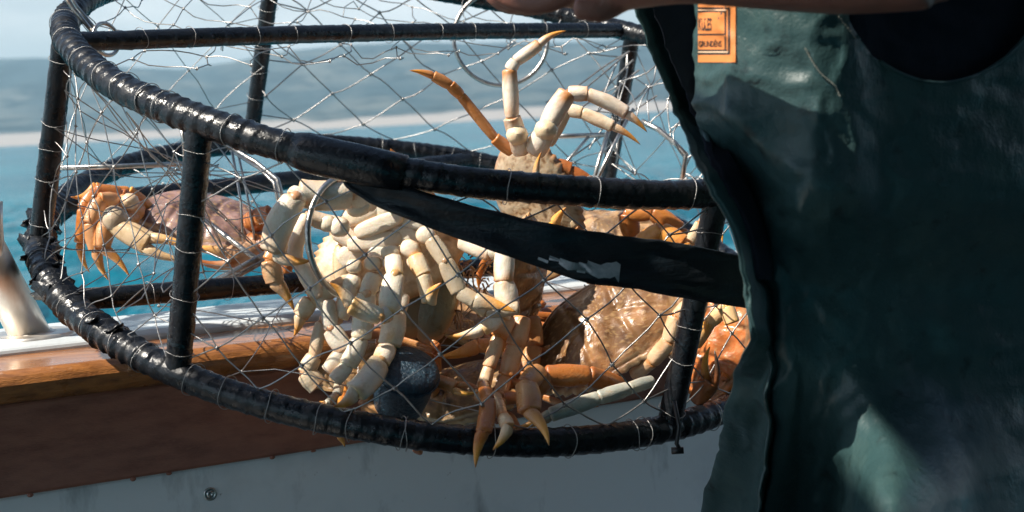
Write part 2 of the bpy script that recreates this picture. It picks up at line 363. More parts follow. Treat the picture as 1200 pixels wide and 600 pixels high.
def chord(name, a, b_, k, r, sag=0, seed=0):
    q0, q1 = wall(a, k), wall(b_, k)
    return wrapped(name, [q0+(q1-q0)*(i/420)+pn*(sag*math.sin(math.pi*i/420)) for i in range(421)], r, pitch=.022, amp=.08, seed=seed, n=14)
chord('crossbar', 206, 60, 1, .0112, .004, 2.2)
chord('crossbar', 183, 86, 0, .0135, 0, 3.1)
chord('crossbar', 219, 30, 0, .0125, 0, 5.1)
# torn rubber flaps at the lower left
for i in range(26):
    a = rng.uniform(186, 236); c = pot(a, RB, 0); tn = (pot(a+1, RB, 0)-c).normalized(); th = rng.uniform(0, 2*math.pi)
    od = ((c-cB).normalized()*math.cos(th)+pn*math.sin(th)).normalized(); sd = tn.cross(od).normalized(); mb = MB(); w_ = rng.uniform(.006, .013)
    l_ = rng.uniform(.012, .024); sg = rng.choice((-1, 1)); vs = []
    for k in range(4):
        f = k/3
        for q in (-1, 0, 1): vs.append(c+od*(.0145+.010*f*f+.001*q*q)+tn*(sg*l_*f)+sd*(q*w_*(1-.75*f*rng.uniform(.6, 1))))
    fs = [(k*3+q, k*3+q+1, k*3+q+4, k*3+q+3) for k in range(3) for q in range(2)]
    mb.add(vs, fs); o = mb.build('rubber_flap', RUBBER, pt); sm = o.modifiers.new('s', 'SOLIDIFY'); sm.thickness = .0014
# lashing wire turns round the tubes
lm = MB(); pts = []
for k in range(40):
    th = 2*math.pi*k/40; pts.append(V((math.cos(th), math.sin(th), .06*math.sin(th*1.0)+.05*math.sin(3*th))))
lm.tube(pts, .028, 6, closed=True); LASH = lm.mesh('lashing_wire', STEEL)
def lash(c, t, r, two=False):
    for k in range(2 if two else 1):
        o = bpy.data.objects.new('lashing_wire', LASH); col.objects.link(o); o.parent = pt; o.matrix_parent_inverse = Matrix.Translation(-pt.location)
        tt = (t.normalized()+V((rng.uniform(-.16, .16), rng.uniform(-.16, .16), rng.uniform(-.16, .16)))).normalized()
        mtx = tt.to_track_quat('Z', 'X').to_matrix().to_4x4(); mtx = Matrix.Translation(c+t.normalized()*(.006*k)) @ mtx @ Matrix.Rotation(rng.uniform(0, 6.28), 4, 'Z') @ Matrix.Scale(r, 4)
        o.matrix_basis = mtx
def tang(f, a): return (f(a+.5)-f(a-.5)).normalized()
ftop = lambda a: pot(a, RTOP, HP); fbot = lambda a: pot(a, RB, 0)
for a in (196, 206, 216, 223, 228, 233, 236, 247, 254, 281, 291.5, 305.5, 315): lash(ftop(a), tang(ftop, a), .0172)
for a in (189, 196, 206, 214, 221, 227, 233, 238, 246, 251, 257, 263, 267, 273, 284, 294, 303.5, 305, 318, 72, 78, 84, 90, 97, 104, 150, 165): lash(fbot(a), tang(fbot, a), .0174, two=a in (273,))
for a, b_ in POSTS:
    q0, q1 = wall(b_, 0), wall(a, 1)
    for k in (.1, .3, .48, .62, .86):
        kk = k+rng.uniform(-.05, .05); lash(q0+(q1-q0)*kk, q1-q0, .0147)
q0, q1 = wall(206, 1), wall(60, 1)
for k in (.1, .17, .27, .33, .42, .5, .59, .66, .74, .81, .9): lash(q0+(q1-q0)*k+pn*.003, q1-q0, .0128)
q0, q1 = wall(219, 0), wall(30, 0)
for k in (.1, .2, .3, .36, .45): lash(q0+(q1-q0)*k, q1-q0, .0146)

# ---- net
def strand(mb, a, b, r=.001, n=5, bow=.0018, sub=4, seed=0):
    d = b-a; ln = d.length
    if ln < 1e-5: return
    u = d.orthogonal().normalized(); v_ = d.normalized().cross(u); k1, k2 = rng.gauss(0, bow), rng.gauss(0, bow); ph = rng.uniform(-.6, .6)
    pts = [a+d*(i/sub)+(u*k1+v_*k2)*math.sin(math.pi*i/sub)+u*(k2*.5*math.sin(2*math.pi*i/sub)) for i in range(sub+1)]
    mb.tube(pts, r, n, cap=False)
def knot(mb, p, t, r=.0024):
    t = t.normalized(); u = t.orthogonal().normalized(); ax_ = (t, u, t.cross(u))
    mb.ell(p, ax_, (r*1.7, r*.95, r*.95), 6, 4)
    pts = [p+t*(q*r*1.1*math.cos(q*2.5))+u*(r*1.3*math.cos(q*7))+ax_[2]*(r*1.3*math.sin(q*7)) for q in [-.6+.2*i for i in range(7)]]
    mb.tube(pts, r*.4, 5)
def side_panel(a0, a1, cell, rows, jit, r, sag=.012):
    mb = MB(); nc = max(2, round((a1-a0)/cell)); nd = {}
    for j in range(rows+1):
        for i in range(nc+1):
            a = a0+(a1-a0)*(i+(.5 if j % 2 else 0))/nc
            if a > a1+.01: continue
            k = j/rows; edge = (j in (0, rows)) 
            p = wall(a+rng.gauss(0, jit*.35 if not edge else .4), k if edge else k+rng.gauss(0, .028*jit))
            rad = (p-cB-pn*(p-cB).dot(pn)).normalized()
            if edge: p = p-pn*(.014 if j else -.014)
            p = p-rad*(sag*math.sin(math.pi*k)+rng.uniform(-.004, .004)); nd[i, j] = p
    for (i, j), p in nd.items():
        if j == rows: continue
        for di in ((0, 1) if j % 2 else (0, -1)):
            q = nd.get((i+di, j+1))
            if q is not None: strand(mb, p, q, r)
        if 0 < j: knot(mb, p, V((1, rng.uniform(-.3, .3), rng.uniform(-.3, .3))), r*2.1)
    # ends to the posts
    for j in range(0, rows+1):
        for i, aa in ((0, a0), (nc if j % 2 == 0 else nc-1, a1)):
            if (i, j) in nd and 0 < j < rows: strand(mb, nd[i, j], wall(aa, j/rows+.02), r, bow=.001)
    return tag(mb.build('wire_mesh', STEEL, pt), kind='stuff')
side_panel(201, 242, 8.2, 6, .5, .0007)
side_panel(243, 310, 10.5, 6, .6, .0009, .0)
side_panel(311, 368, 12, 6, 1.0, .0009)
side_panel(10, 58, 12, 4, .7, .0009)
side_panel(58, 130, 14.4, 6, .5, .0011, .03)
side_panel(130, 200, 17.5, 4, .5, .0007)
def disc_net(name, inside, h_fn, du, dv, r, jit, ang):
    ua = e1*math.cos(R(ang))+e2*math.sin(R(ang)); va = -e1*math.sin(R(ang))+e2*math.cos(R(ang)); mb = MB(); nd = {}
    for j in range(-16, 17):
        for i in range(-12, 13):
            u = (i+(.5 if j % 2 else 0))*du+rng.gauss(0, jit); v_ = j*dv+rng.gauss(0, jit)
            if inside(u, v_): nd[i, j] = cB+ua*u+va*v_+pn*h_fn(u, v_)
    for (i, j), p in nd.items():
        for di in ((0, 1) if j % 2 else (0, -1)):
            q = nd.get((i+di, j+1))
            if q is not None: strand(mb, p, q, r, bow=.006)
        knot(mb, p, ua, r*2.0)
    # edge ties
    for (i, j), p in nd.items():
        d = p-cB; d -= pn*d.dot(pn)
        if d.length > .40:
            hh = (p-cB).dot(pn); strand(mb, p, cB+d.normalized()*(.47 if hh < .1 else .455)+pn*(0 if hh < .1 else HP), r, bow=.002)
    return tag(mb.build(name, STEEL, pt), kind='stuff')
BAR = 133-90          # bar direction angle in the pot plane
disc_net('wire_mesh', lambda u, v_: .012 < v_ and u*u+v_*v_ < .45**2, lambda u, v_: HP-.02*math.sin(max(0, min(1, v_/.45))*math.pi)+.006*noise.noise(V((u*14, v_*14, 0))), .095, .055, .00075, .007, BAR)
disc_net('wire_mesh', lambda u, v_: u*u+v_*v_ < .45**2, lambda u, v_: -.006+.004*noise.noise(V((u*14, v_*14, 4))), .19, .09, .0007, .006, BAR)
# ---- entry funnels: net converging on a gate of steel rods
def funnel(name, mouth, throat, nseg, r):
    mb = MB(); N = len(mouth); rows = []
    for k in range(nseg+1):
        f = k/nseg; rows.append([mouth[i].lerp(throat[i], f)+V((rng.gauss(0, .006), rng.gauss(0, .006), rng.gauss(0, .006)))*math.sin(math.pi*f) for i in range(N)])
    for k in range(nseg):
        for i in range(N):
            q = rows[k+1][i]; q2 = rows[k+1][(i+1 if k % 2 else i-1) % N]
            strand(mb, rows[k][i], q, r, bow=.004); strand(mb, rows[k][i], q2, r, bow=.004)
            if k: knot(mb, rows[k][i], V((1, 0, 0)), r*2)
    return tag(mb.build(name, STEEL, pt), kind='stuff')
gate = [P(270, 172, 1.84), P(325, 212, 1.80), P(336, 244, 1.78), P(345, 330, 1.78), P(312, 312, 1.76), P(242, 335, 1.75), P(240, 258, 1.80), P(252, 200, 1.84)]
N = 11
def loop_at(lst, f):
    q = f*len(lst); i = int(q) % len(lst); return lst[i].lerp(lst[(i+1) % len(lst)], q-int(q))
mouth = [wall(222+20*math.cos(2*math.pi*i/N+2.2), .5-.44*math.sin(2*math.pi*i/N+2.2)) for i in range(N)]
funnel('funnel_mesh', mouth, [loop_at(gate, (i/N) % 1) for i in range(N)], 3, .0007)
def rod(pts, r, mtl=ROD, name='gate_rod'):
    mb = MB(); mb.tube(pts, r, 10); return mb.build(name, mtl, pt)
rod([P(240, 258, 1.80), P(278, 287, 1.78), P(312, 312, 1.76)], .0034)
rod([P(238, 337, 1.74), P(275, 318, 1.745), P(318, 294, 1.75)], .0042)
rod([P(243, 342, 1.745), P(278, 324, 1.75), P(322, 299, 1.755)], .0030)
rod([P(262, 168, 1.84), P(300, 190, 1.82), P(325, 210, 1.80), P(335, 246, 1.79)], .0030)
rod([P(270, 176, 1.85), P(305, 198, 1.83), P(321, 214, 1.81), P(329, 248, 1.80)], .0024)
rod([P(272, 178, 1.84), P(282, 235, 1.82), P(286, 300, 1.80)], .0018)
rod([P(279, 180, 1.85), P(292, 240, 1.83), P(300, 292, 1.81)], .0016)
rod([P(58, 197, 1.74), P(140, 195, 1.76), P(216, 192, 1.78)], .0032)
rod([P(213, 148, 1.60), P(216, 170, 1.60), P(218, 200, 1.62)], .0030)
rod([P(235, 340, 1.72), P(300, 345, 1.76), P(347, 330, 1.78)], .0016)
# right-hand gate
rod([P(652, 160, 2.0), P(680, 159, 2.02), P(707, 158, 2.04)], .0036)
rod([P(693, 222, 1.98), P(703, 185, 2.0), P(713, 154, 2.02)], .0032)
rod([P(650, 205, 1.98), P(668, 185, 1.99), P(690, 160, 2.0)], .0022)
rod([P(696, 218, 1.95), P(718, 172, 1.98), P(742, 128, 2.02)], .0026)
rod([P(752, 142, 1.98), P(772, 152, 1.97), P(790, 167, 1.96), P(804, 181, 1.95), P(799, 212, 1.95)], .0038)
for q in ((775, 154, 1.97), (790, 167, 1.958), (803, 181, 1.948)): 
    lash(P(*q), V((1, .3, -.7)), .0052, two=True)
gate2 = [P(652, 160, 2.0), P(707, 158, 2.04), P(752, 142, 1.98), P(804, 181, 1.95), P(799, 212, 1.95), P(693, 222, 1.98)]
mouth2 = [wall(32+24*math.cos(2*math.pi*i/N), .5+.45*math.sin(2*math.pi*i/N)) for i in range(N)]
funnel('funnel_mesh', [loop_at([P(735, 62, 2.12), P(800, 88, 2.0), P(835, 140, 1.95), P(840, 205, 1.93), P(790, 225, 1.95), P(715, 190, 2.1)], i/N) for i in range(N)], [loop_at([P(735, 130, 2.02), P(756, 142, 1.98), P(804, 181, 1.95), P(799, 212, 1.95), P(720, 212, 1.98), P(713, 158, 2.02)], i/N) for i in range(N)], 2, .001)
mb = MB()
for (x0, y0, x1, y1) in ((735, 62, 655, 128), (742, 70, 672, 132), (749, 82, 690, 140), (738, 60, 640, 120), (760, 100, 690, 175), (726, 68, 700, 130), (770, 112, 660, 190)):
    strand(mb, P(x0, y0, 2.1), P(x1, y1, 2.05), .0013, bow=.004, sub=6)
tag(mb.build('funnel_mesh', STEEL, pt), kind='stuff')
# escape rings and the small hoop on the bar
def hoop(name, c, nrm, rx, r, mtl=ROD, parent=pt, ecc=1):
    nrm = nrm.normalized(); u = rt - nrm*rt.dot(nrm); u.normalize(); v_ = nrm.cross(u); mb = MB()
    mb.tube([c+u*(math.cos(2*math.pi*k/48)*rx)+v_*(math.sin(2*math.pi*k/48)*rx*ecc) for k in range(48)], r, 10, closed=True)
    return mb.build(name, mtl, parent)
hoop('escape_ring', P(587, 45, 2.22), V((.1, -1, .12)), .073, .0034)
rw = P(392, 280, 1.47)
hoop('escape_ring', P(414, 278, 1.515), V((1.25, -1, .10)), .066, .0034, ecc=1.0)
hoop('bar_hoop', P(124, 46, 1.66), V((.85, -.55, .1)), .0185, .0024)
rod([P(62, -25, 1.66), P(84, 8, 1.645), P(104, 32, 1.65), P(118, 52, 1.66)], .0026, name='lid_hook')
rod([P(70, -25, 1.67), P(90, 8, 1.655), P(110, 32, 1.66), P(118, 52, 1.66)], .0022, name='lid_hook')

# ---- rubber strap
sp = [(398, 196, 1.362, 8), (420, 213, 1.352, 13), (455, 229, 1.345, 17), (520, 252, 1.335, 20), (600, 277, 1.328, 24), (690, 301, 1.33, 30), (740, 308, 1.336, 30), (800, 318, 1.35, 31), (868, 330, 1.385, 30), (900, 336, 1.42, 28)]
cl = catmull([V((a, b_, c_*1000)) for a, b_, c_, d in sp], 8); wl = catmull([V((d, 0, 0)) for a, b_, c_, d in sp], 8)
mb = MB(); vs = []; fs = []; NS = 9
for i, (q, ww) in enumerate(zip(cl, wl)):
    q2 = cl[min(len(cl)-1, i+1)]; q1 = cl[max(0, i-1)]; tx, ty = q2.x-q1.x, q2.y-q1.y; l_ = math.hypot(tx, ty); nxx, nyy = -ty/l_, tx/l_
    for k in range(NS):
        f = k/(NS-1)*2-1; ed = 1+.05*noise.noise(V((i*.35, f*1.1, 4)))
        vs.append(P(q.x+nxx*f*ww.x*ed, q.y+nyy*f*ww.x*ed, q.z/1000+.006*f*f+.003*noise.noise(V((i*.18, f*1.4, 2)))+.004*math.sin(f*3+i*.05)))
for i in range(len(cl)-1):
    for k in range(NS-1): fs.append((i*NS+k, i*NS+k+1, (i+1)*NS+k+1, (i+1)*NS+k))
mb.add(vs, fs); strap = mb.build('closure_strap', STRAP, pt); tag(strap, 'wide dark rubber strap with pale scraped patch')
sm = strap.modifiers.new('s', 'SOLIDIFY'); sm.thickness = .004; sm.offset = -1
strap_grid = vs
def strap_pt(x, f, lift):
    best = min(range(len(cl)), key=lambda i: abs(cl[i].x-x)); i = best; k = (f+1)/2*(NS-1); k0 = max(0, min(NS-2, int(k)))
    p = V(strap_grid[i*NS+k0]).lerp(V(strap_grid[i*NS+k0+1]), k-k0); return p+(CAM-p).normalized()*lift
mb = MB(); vs = []; fs = []; xs = list(range(640, 733, 6))
for i, x_ in enumerate(xs):
    t_ = i/(len(xs)-1); top = .55-.5*t_**.8+.28*noise.noise(V((i*1.3, 2, 0))); bot = min(.86, top+.12+.55*t_+.1*noise.noise(V((i*.9, 7, 0))))
    if i in (3,): bot = top+.1
    for k in range(4): vs.append(strap_pt(x_, top+(bot-top)*k/3, .0016))
fs = [(i*4+k, i*4+k+1, i*4+k+5, i*4+k+4) for i in range(len(xs)-1) for k in range(3)]
mb.add(vs, fs); mb.build('scuff_mark', SCUFF, strap)
# torn collar where the strap leaves the ring
mb = MB(); mb.tube([pot(a, RTOP+.002, HP) for a in (255.5, 257, 259, 261, 263, 266, 269)], [.0166, .0188, .0192, .0192, .0192, .0185, .0172], 20, rf=lambda i, th: [.0168, .019, .0194, .0192, .0194, .0186, .0172][i]*(1+.08*noise.noise(V((i*1.7, math.cos(th)*2, math.sin(th)*2))))); mb.build('rubber_collar', RUBBER, pt)
# black cable tie hanging below the right post
mb = MB(); mb.tube([P(790, 470, 1.41), P(796, 500, 1.40), P(793, 520, 1.40), P(797, 527, 1.40)], .0022, 6); mb.box(P(794, 528, 1.40), .012, .005, .006); mb.build('cable_tie', TIE, pt)

# ------------------------------------------------------------------ bait jar
jc = P(472, 455, 1.478); ja = (P(482, 420, 1.475)-P(462, 492, 1.53)).normalized()
jar = tag(empty('bait_jar', jc-ja*.03), 'dark blue plastic bait jar wedged below the pale belly crab', 'jar')
mb = MB(); lathe(mb, jc, ja, [(-.036, .0005), (-.036, .014), (-.033, .022), (-.024, .0275), (0, .0305), (.022, .032), (.026, .0332), (.030, .0325), (.033, .029), (.0345, .02), (.035, .0005)], 32); mb.build('cup', JAR, jar)
mb = MB(); u = ja.orthogonal().normalized(); v_ = ja.cross(u); mb.tube([jc+ja*.0235+u*(.0338*math.cos(2*math.pi*k/36))+v_*(.0338*math.sin(2*math.pi*k/36)) for k in range(36)], .0016, 8, closed=True); mb.build('rim', JAR, jar)

# ------------------------------------------------------------------ crabs
CREAM = (.80, .64, .44); WHT = (.88, .79, .66); ORG = (.60, .22, .05); TIPC = (.86, .42, .07); RUST = (.42, .13, .035); BRN = (.20, .105, .05); PURP = (.19, .115, .10); GREY = (.45, .44, .38); DARK = (.07, .04, .025); TAN = (.50, .31, .14)
def seg(mb, a, b, ra, rb, cm, ce, bulge=.12, flat=.68, hint=None, bend=0, tipr=False, joint=None):
    """one leg segment: flattened, swollen, rounded at both ends; cm face colour, ce edge/end colour"""
    a, b = V(a), V(b); d = b-a; ln = d.length
    if ln < 1e-5: return
    d.normalize(); view = ((a+b)*.5-CAM).normalized(); wd = hint if hint is not None else d.cross(view)
    wd = wd-d*wd.dot(d); wd = wd.normalized() if wd.length > 1e-4 else d.orthogonal().normalized(); th_ = d.cross(wd)
    n = 16; vs = []; cs = []; fs = []; sgn = lambda v, e: math.copysign(abs(v)**e, v); sd_ = rng.random()*9
    PR = ([(0, .55), (.02, .74), (.05, .84), (.12, .90), (.28, .97), (.48, 1.03), (.68, 1.02), (.84, .97), (.92, .99), (.96, .97), (.985, .86), (1, .6)] if not tipr else
          [(0, .55), (.03, .80), (.08, .92), (.16, .92), (.28, .82), (.42, .68), (.56, .54), (.70, .40), (.83, .27), (.93, .15), (1, .05)])
    ts = [q[0] for q in PR]; pb = bulge/.12
    for t_, pr in PR:
        r = (ra+(rb-ra)*t_)*(1+(pr-1)*pb if pr > 1 else pr) if not tipr else ra*pr
        c = a+d*(ln*t_)+wd*(bend*ln*math.sin(math.pi*t_*.9))
        for k in range(n):
            q = 2*math.pi*k/n; cx, sy = math.cos(q), math.sin(q)
            rid = 1+.035*math.cos(4*q+.8+sd_)-.05*max(0, math.cos(2*q+sd_))**4
            p = c+wd*(sgn(cx, 1.12)*r*rid*1.06)+th_*(sgn(sy, 1.3)*r*flat*rid*1.05); p += (wd*cx+th_*sy)*(r*.05*noise.noise(p*170)+r*.03*noise.noise(p*420)); vs.append(p)
            nz = noise.noise(p*80); n2_ = noise.noise(p*260)
            if tipr:
                e = max(0, min(1, (t_-.18)/.5+.5*nz+.25*cx)); cc = mixc(mixc(cm, ce, .25+.3*max(0, cx)), mixc(TIPC, ORG, .35+.4*nz), e); cs.append(mixc(cc, mixc(RUST, DARK, .4), .8*max(0, t_-.8)/.2))
            else:
                e = max(abs(cx)**5*.8*(.6+nz), 1-min(t_, 1-t_)/.07 if min(t_, 1-t_) < .07 else 0, max(0, 1.0*(t_-.55)/.45*(.7+nz*1.5)), .7*max(0, 1-t_/.35)*(.55+nz))
                e = max(0, min(1, e+.16*nz)); cc = mixc(cm, ce, e)
                cs.append(mixc(cc, mixc(TAN, BRN, .35), max(0, min(.4, n2_*1.2-.35))))
    m_ = len(ts)
    for i in range(m_-1):
        for k in range(n): fs.append((i*n+k, i*n+(k+1) % n, (i+1)*n+(k+1) % n, (i+1)*n+k))
    fs.append(tuple(range(n-1, -1, -1))); fs.append(tuple((m_-1)*n+k for k in range(n))); mb.add(vs, fs, cs)
def leg(mb, J, rad, cm=WHT, ce=ORG, tip=True, hint=None, bends=None, flat=.68):
    """J joints (n+1), rad radius for each segment (n)"""
    n = len(J)-1
    for i in range(n):
        last = tip and i == n-1; r0 = rad[i]*.94; r1 = r0*.9 if i < n-1 else r0
        d = (V(J[i+1])-V(J[i])).normalized(); ov = r0*.10
        seg(mb, V(J[i])-d*ov, V(J[i+1])+(d*ov if not last else V()), r0*(.92 if not last else 1), r1*.95, cm, ce, hint=hint, tipr=last, bend=(bends[i] if bends else (.06 if last else 0)), flat=flat)
        if i and not last:
            c = V(J[i]); u = d.orthogonal().normalized(); mb.ell(c, (u, d.cross(u), d), (r0*.5, r0*.5, r0*.5), 8, 6, mixc(ce, RUST, .4))
def claw(mb, wrist, kn, tipp, r, cm, ce, open_=.25, side=1, hint=None):
    """pincer: palm from wrist to kn, two fingers to tipp"""
    wrist, kn, tipp = V(wrist), V(kn), V(tipp); d = (kn-wrist).normalized(); f = (tipp-kn); fl = f.length; view = (kn-CAM).normalized()
    wd = hint if hint is not None else d.cross(view); wd = (wd-d*wd.dot(d)).normalized()*side
    seg(mb, wrist-d*r*.2, kn+d*r*.25, r*.8, r, cm, ce, bulge=.22, flat=.62, hint=wd)
    for s, o in ((1, open_), (-1, -open_*.35)):
        root = kn+wd*(s*r*.42); e = kn+f+wd*(s*abs(o)*fl*.5)
        prev = root; N = 5; rr = r*.52
        pts = [root+(e-root)*(k/N)+wd*(s*r*.38*math.sin(math.pi*k/N)) for k in range(N+1)]
        mb.tube(pts, 0, 10, rf=lambda i, th: max(.0007, rr*(1-i/N)**.7*(.8+.2*abs(math.cos(th)))), cs=[mixc(cm, TIPC if s > 0 else ce, min(1, i/N*1.6)) for i in range(N+1)], up0=wd)
        for k in range(1, 4): mb.ell(pts[k]-wd*(s*rr*.6*(1-k/N)), (d, wd, d.cross(wd)), (r*.13, r*.13, r*.13), 6, 4, WHT)
def carapace(mb, C, lat, fro, dor, W, top=BRN, rim=ORG, bot=CREAM, dome=.12, seed=0, belly=.10, blot=None, mott=.25):
    nth, nr = 160, 40; vs = []; fs = []; cs = []
    def outline(th, rho=1):
        c, s = math.cos(th), math.sin(th)
        x_ = .5*math.copysign(abs(c)**.82, c); y_ = (.30*abs(s)**.85 if s > 0 else -.33*abs(s)**1.05)
        if s < 0: x_ *= 1-.18*(-s)**1.2
        k = 1
        if s > .04 and abs(c) > .22: k = 1+.055*(1-2*abs(saw(abs(th-math.pi/2)/(math.pi/2)*10)-.5))
        if s > .9 and abs(c) < .22: k = 1+.03*math.cos(c*60)
        k = 1+(k-1)*smooth3(.84, 1, rho)
        return x_*k*W, y_*k*W
    for layer in (0, 1):
        for j in range(nr+1):
            q = 1-(1-j/nr)**1.6 if layer == 0 else j/nr
            rho = q
            for i in range(nth):
                th = 2*math.pi*i/nth; x_, y_ = outline(th, rho); x_ *= rho; y_ *= rho
                n1 = noise.noise(V((x_/W*5+seed, y_/W*5, seed))); n2 = noise.noise(V((x_/W*16, y_/W*16, seed+5))); n3 = noise.noise(V((x_/W*45, y_/W*45, seed+9)))
                if layer == 0:
                    ax_ = abs(x_/W); yy = y_/W; lobes = .016*math.cos(x_/W*13)*math.cos(yy*14+.6)+.009*math.cos(x_/W*26+1)*math.cos(yy*22)-.016*math.exp(-((ax_-.12-.1*abs(yy))/.016)**2)-.012*math.exp(-((yy+.02-.5*(ax_-.15))/.016)**2)*(1 if ax_ > .12 else 0)
                    z = W*(dome*(1-rho**2.4)**.8+(lobes+.012*n1+.006*n2+.0035*n3+.002*noise.noise(V((x_/W*110, y_/W*110, seed))))*(1-rho**6)-.010*math.exp(-((rho-.9)/.025)**2))
                    c_ = mixc(top, tuple(v*2.0 for v in top), max(0, min(1, .45+n1*1.3))); c_ = mixc(c_, blot or DARK, max(0, min(.85, n2*1.3+n1*.8))); c_ = mixc(c_, mixc(TAN, CREAM, .4), .55*math.exp(-((rho-.87)/.02)**2))
                    if n3 > .30: c_ = mixc(c_, TAN, .6)
                    if rho > .93: c_ = mixc(c_, rim, min(1, (rho-.93)/.05))
                else:
                    z = -W*(belly*(1-rho**4)**.7)+.004*n2*W+.002*n3*W
                    c_ = mixc(rim, bot, min(1, (1-rho)/.10)); c_ = mixc(c_, mixc(TAN, bot, .3), max(0, min(.8, n2*1.2))); c_ = mixc(c_, BRN, max(0, min(mott, (n3*.9+n2*.7)*1.5)))
                vs.append(C+lat*x_+fro*y_+dor*z); cs.append(c_)
    for layer in (0, 1):
        o = layer*(nr+1)*nth
        for j in range(nr):
            for i in range(nth):
                a, b_, c_, d = o+j*nth+i, o+j*nth+(i+1) % nth, o+(j+1)*nth+(i+1) % nth, o+(j+1)*nth+i
                fs.append((a, d, c_, b_) if layer == 0 else (a, b_, c_, d))
    mb.add(vs, fs, cs)
def sternum(mb, C, lat, fro, dor, W, cm=WHT, ce=TAN):
    z0 = -.094*W
    def pill(e):
        return lambda a_, b_, d_: 1/max(.72, (abs(a_)**e+abs(b_)**e+abs(d_)**e)**(1/e))
    for s in (-1, 1):
        for k in range(5):
            y_ = (.135-.088*k)*W; x_ = s*(.088+.006*k)*W; ang = s*(.42-.24*k)
            l2 = (lat*math.cos(ang)+fro*math.sin(ang)); f2 = dor.cross(l2).normalized(); cc = mixc(cm, CREAM, rng.random()*.7)
            mb.ell(C+lat*x_+fro*y_+dor*z0, (l2, f2, dor), (.098*W, .041*W, .020*W), 20, 12, cc, fn=pill(3.2))
            q = C+lat*(x_+s*.125*W)+fro*(y_+s*math.sin(ang)*.13*W)+dor*(z0+.012*W)
            mb.ell(q, (l2, f2, dor), (.052*W, .044*W, .040*W), 14, 9, mixc(cm, CREAM, rng.random()), fn=pill(2.6))
            mb.ell(q+l2*(s*.052*W), (l2, f2, dor), (.016*W, .042*W, .037*W), 12, 8, mixc(cm, ORG, .45))
    for k in range(6):      # abdomen flap
        f = k/5; y_ = (-.22+.065*k)*W; wd = (.085-.062*f)*W
        mb.ell(C+fro*y_+dor*(z0-.022*W), (lat, fro, dor), (wd, .043*W, .022*W), 14, 8, mixc(CREAM, cm, rng.random()))
    for s in (-1, 1):       # mouthparts
        mb.ell(C+lat*(s*.035*W)+fro*(.235*W)+dor*(-.085*W), (lat, fro, dor), (.032*W, .06*W, .03*W), 12, 8, mixc(CREAM, TAN, .5))
        mb.ell(C+lat*(s*.10*W)+fro*(.305*W)+dor*(-.01*W), (lat, fro, dor), (.014*W, .02*W, .014*W), 8, 6, DARK)
def inpot(p, hmin=.014, rmax=.452):
    d = p-cB; h = d.dot(pn); q = d-pn*h
    if q.length > rmax: q = q.normalized()*rmax
    return cB+q+pn*max(h, hmin)
def default_legs(mb, C, lat, fro, dor, W, cm, ce, sides=(-1, 1), which=(0, 1, 2, 3), claws=(-1, 1), curl=0.0, r=None):
    r = r or random.Random(1)
    for s in sides:
        for k in which:
            a = R((24, 2, -22, -46)[k]+r.uniform(-7, 7)); dv = lat*(s*math.cos(a))+fro*math.sin(a)
            b0 = C+lat*(s*.24*W)+fro*((.10, .02, -.07, -.15)[k]*W)-dor*(.06*W); up_ = .15+r.uniform(-.1, .15)-curl*.3
            j1 = b0+dv*(.10*W); j2 = j1+(dv+dor*up_).normalized()*(.33*W*(.9 if k == 3 else 1)); j3 = j2+(dv*.8-dor*(.3+curl)).normalized()*(.14*W)
            j4 = j3+(dv*(.45-curl*.5)-dor*(.8+curl*.4)).normalized()*(.21*W); j5 = j4+(dv*(.1-curl)-dor).normalized()*(.20*W)
            j1, j2, j3, j4, j5 = [inpot(q) for q in (j1, j2, j3, j4, j5)]
            leg(mb, [b0, j1, j2, j3, j4, j5], [.042*W, .048*W, .042*W, .038*W, .028*W], cm, ce, hint=dor, flat=.6)
    for s in claws:
        b0 = C+lat*(s*.20*W)+fro*(.17*W)-dor*(.06*W); j1 = b0+(lat*s*.7+fro*.5).normalized()*(.18*W); j2 = j1+(fro*.8+lat*s*.25-dor*.25).normalized()*(.13*W)
        leg(mb, [b0, j1, j2], [.05*W, .055*W], cm, ce, tip=False, hint=dor)
        j2 = inpot(j2); kn = inpot(j2+(lat*(-s)*.75+fro*.45-dor*.2).normalized()*(.22*W)); claw(mb, j2, kn, inpot(kn+(lat*(-s)*.8+fro*.2-dor*.2).normalized()*(.18*W)), .062*W, cm, ce, hint=fro)
def frame(lat, dor):
    lat = V(lat).normalized(); dor = V(dor); dor = (dor-lat*dor.dot(lat)).normalized(); return lat, dor.cross(lat).normalized(), dor   # lateral, front, dorsal
def SV(x, y, z): return rt*x+up*y-fw*z       # screen right, up, toward the camera
def crab_obj(name, label, mb):
    c = sum((V(v) for v in mb.v[::50]), V())/len(mb.v[::50]); lo = min(v[2] for v in mb.v); org = V((c.x, c.y, lo))
    mb.v = [tuple(V(v)-org) for v in mb.v]; o = mb.build(name, CRAB, vcol=True); o.location = org
    return tag(o, label, 'crab', 'crabs in the pot')
def pxleg(mb, J, rad, cm=WHT, ce=ORG, tip=True, bends=None, flat=.68):
    """J (x, y, Y) in photo pixels and depth; rad in pixels"""
    pts = [P(*j) for j in J]; k = J[0][2]/FPX; leg(mb, pts, [r*k for r in rad], cm, ce, tip, None, bends, flat)
def pxclaw(mb, w_, kn, tp, r, cm, ce, **kw): claw(mb, P(*w_), P(*kn), P(*tp), r*w_[2]/FPX, cm, ce, **kw)

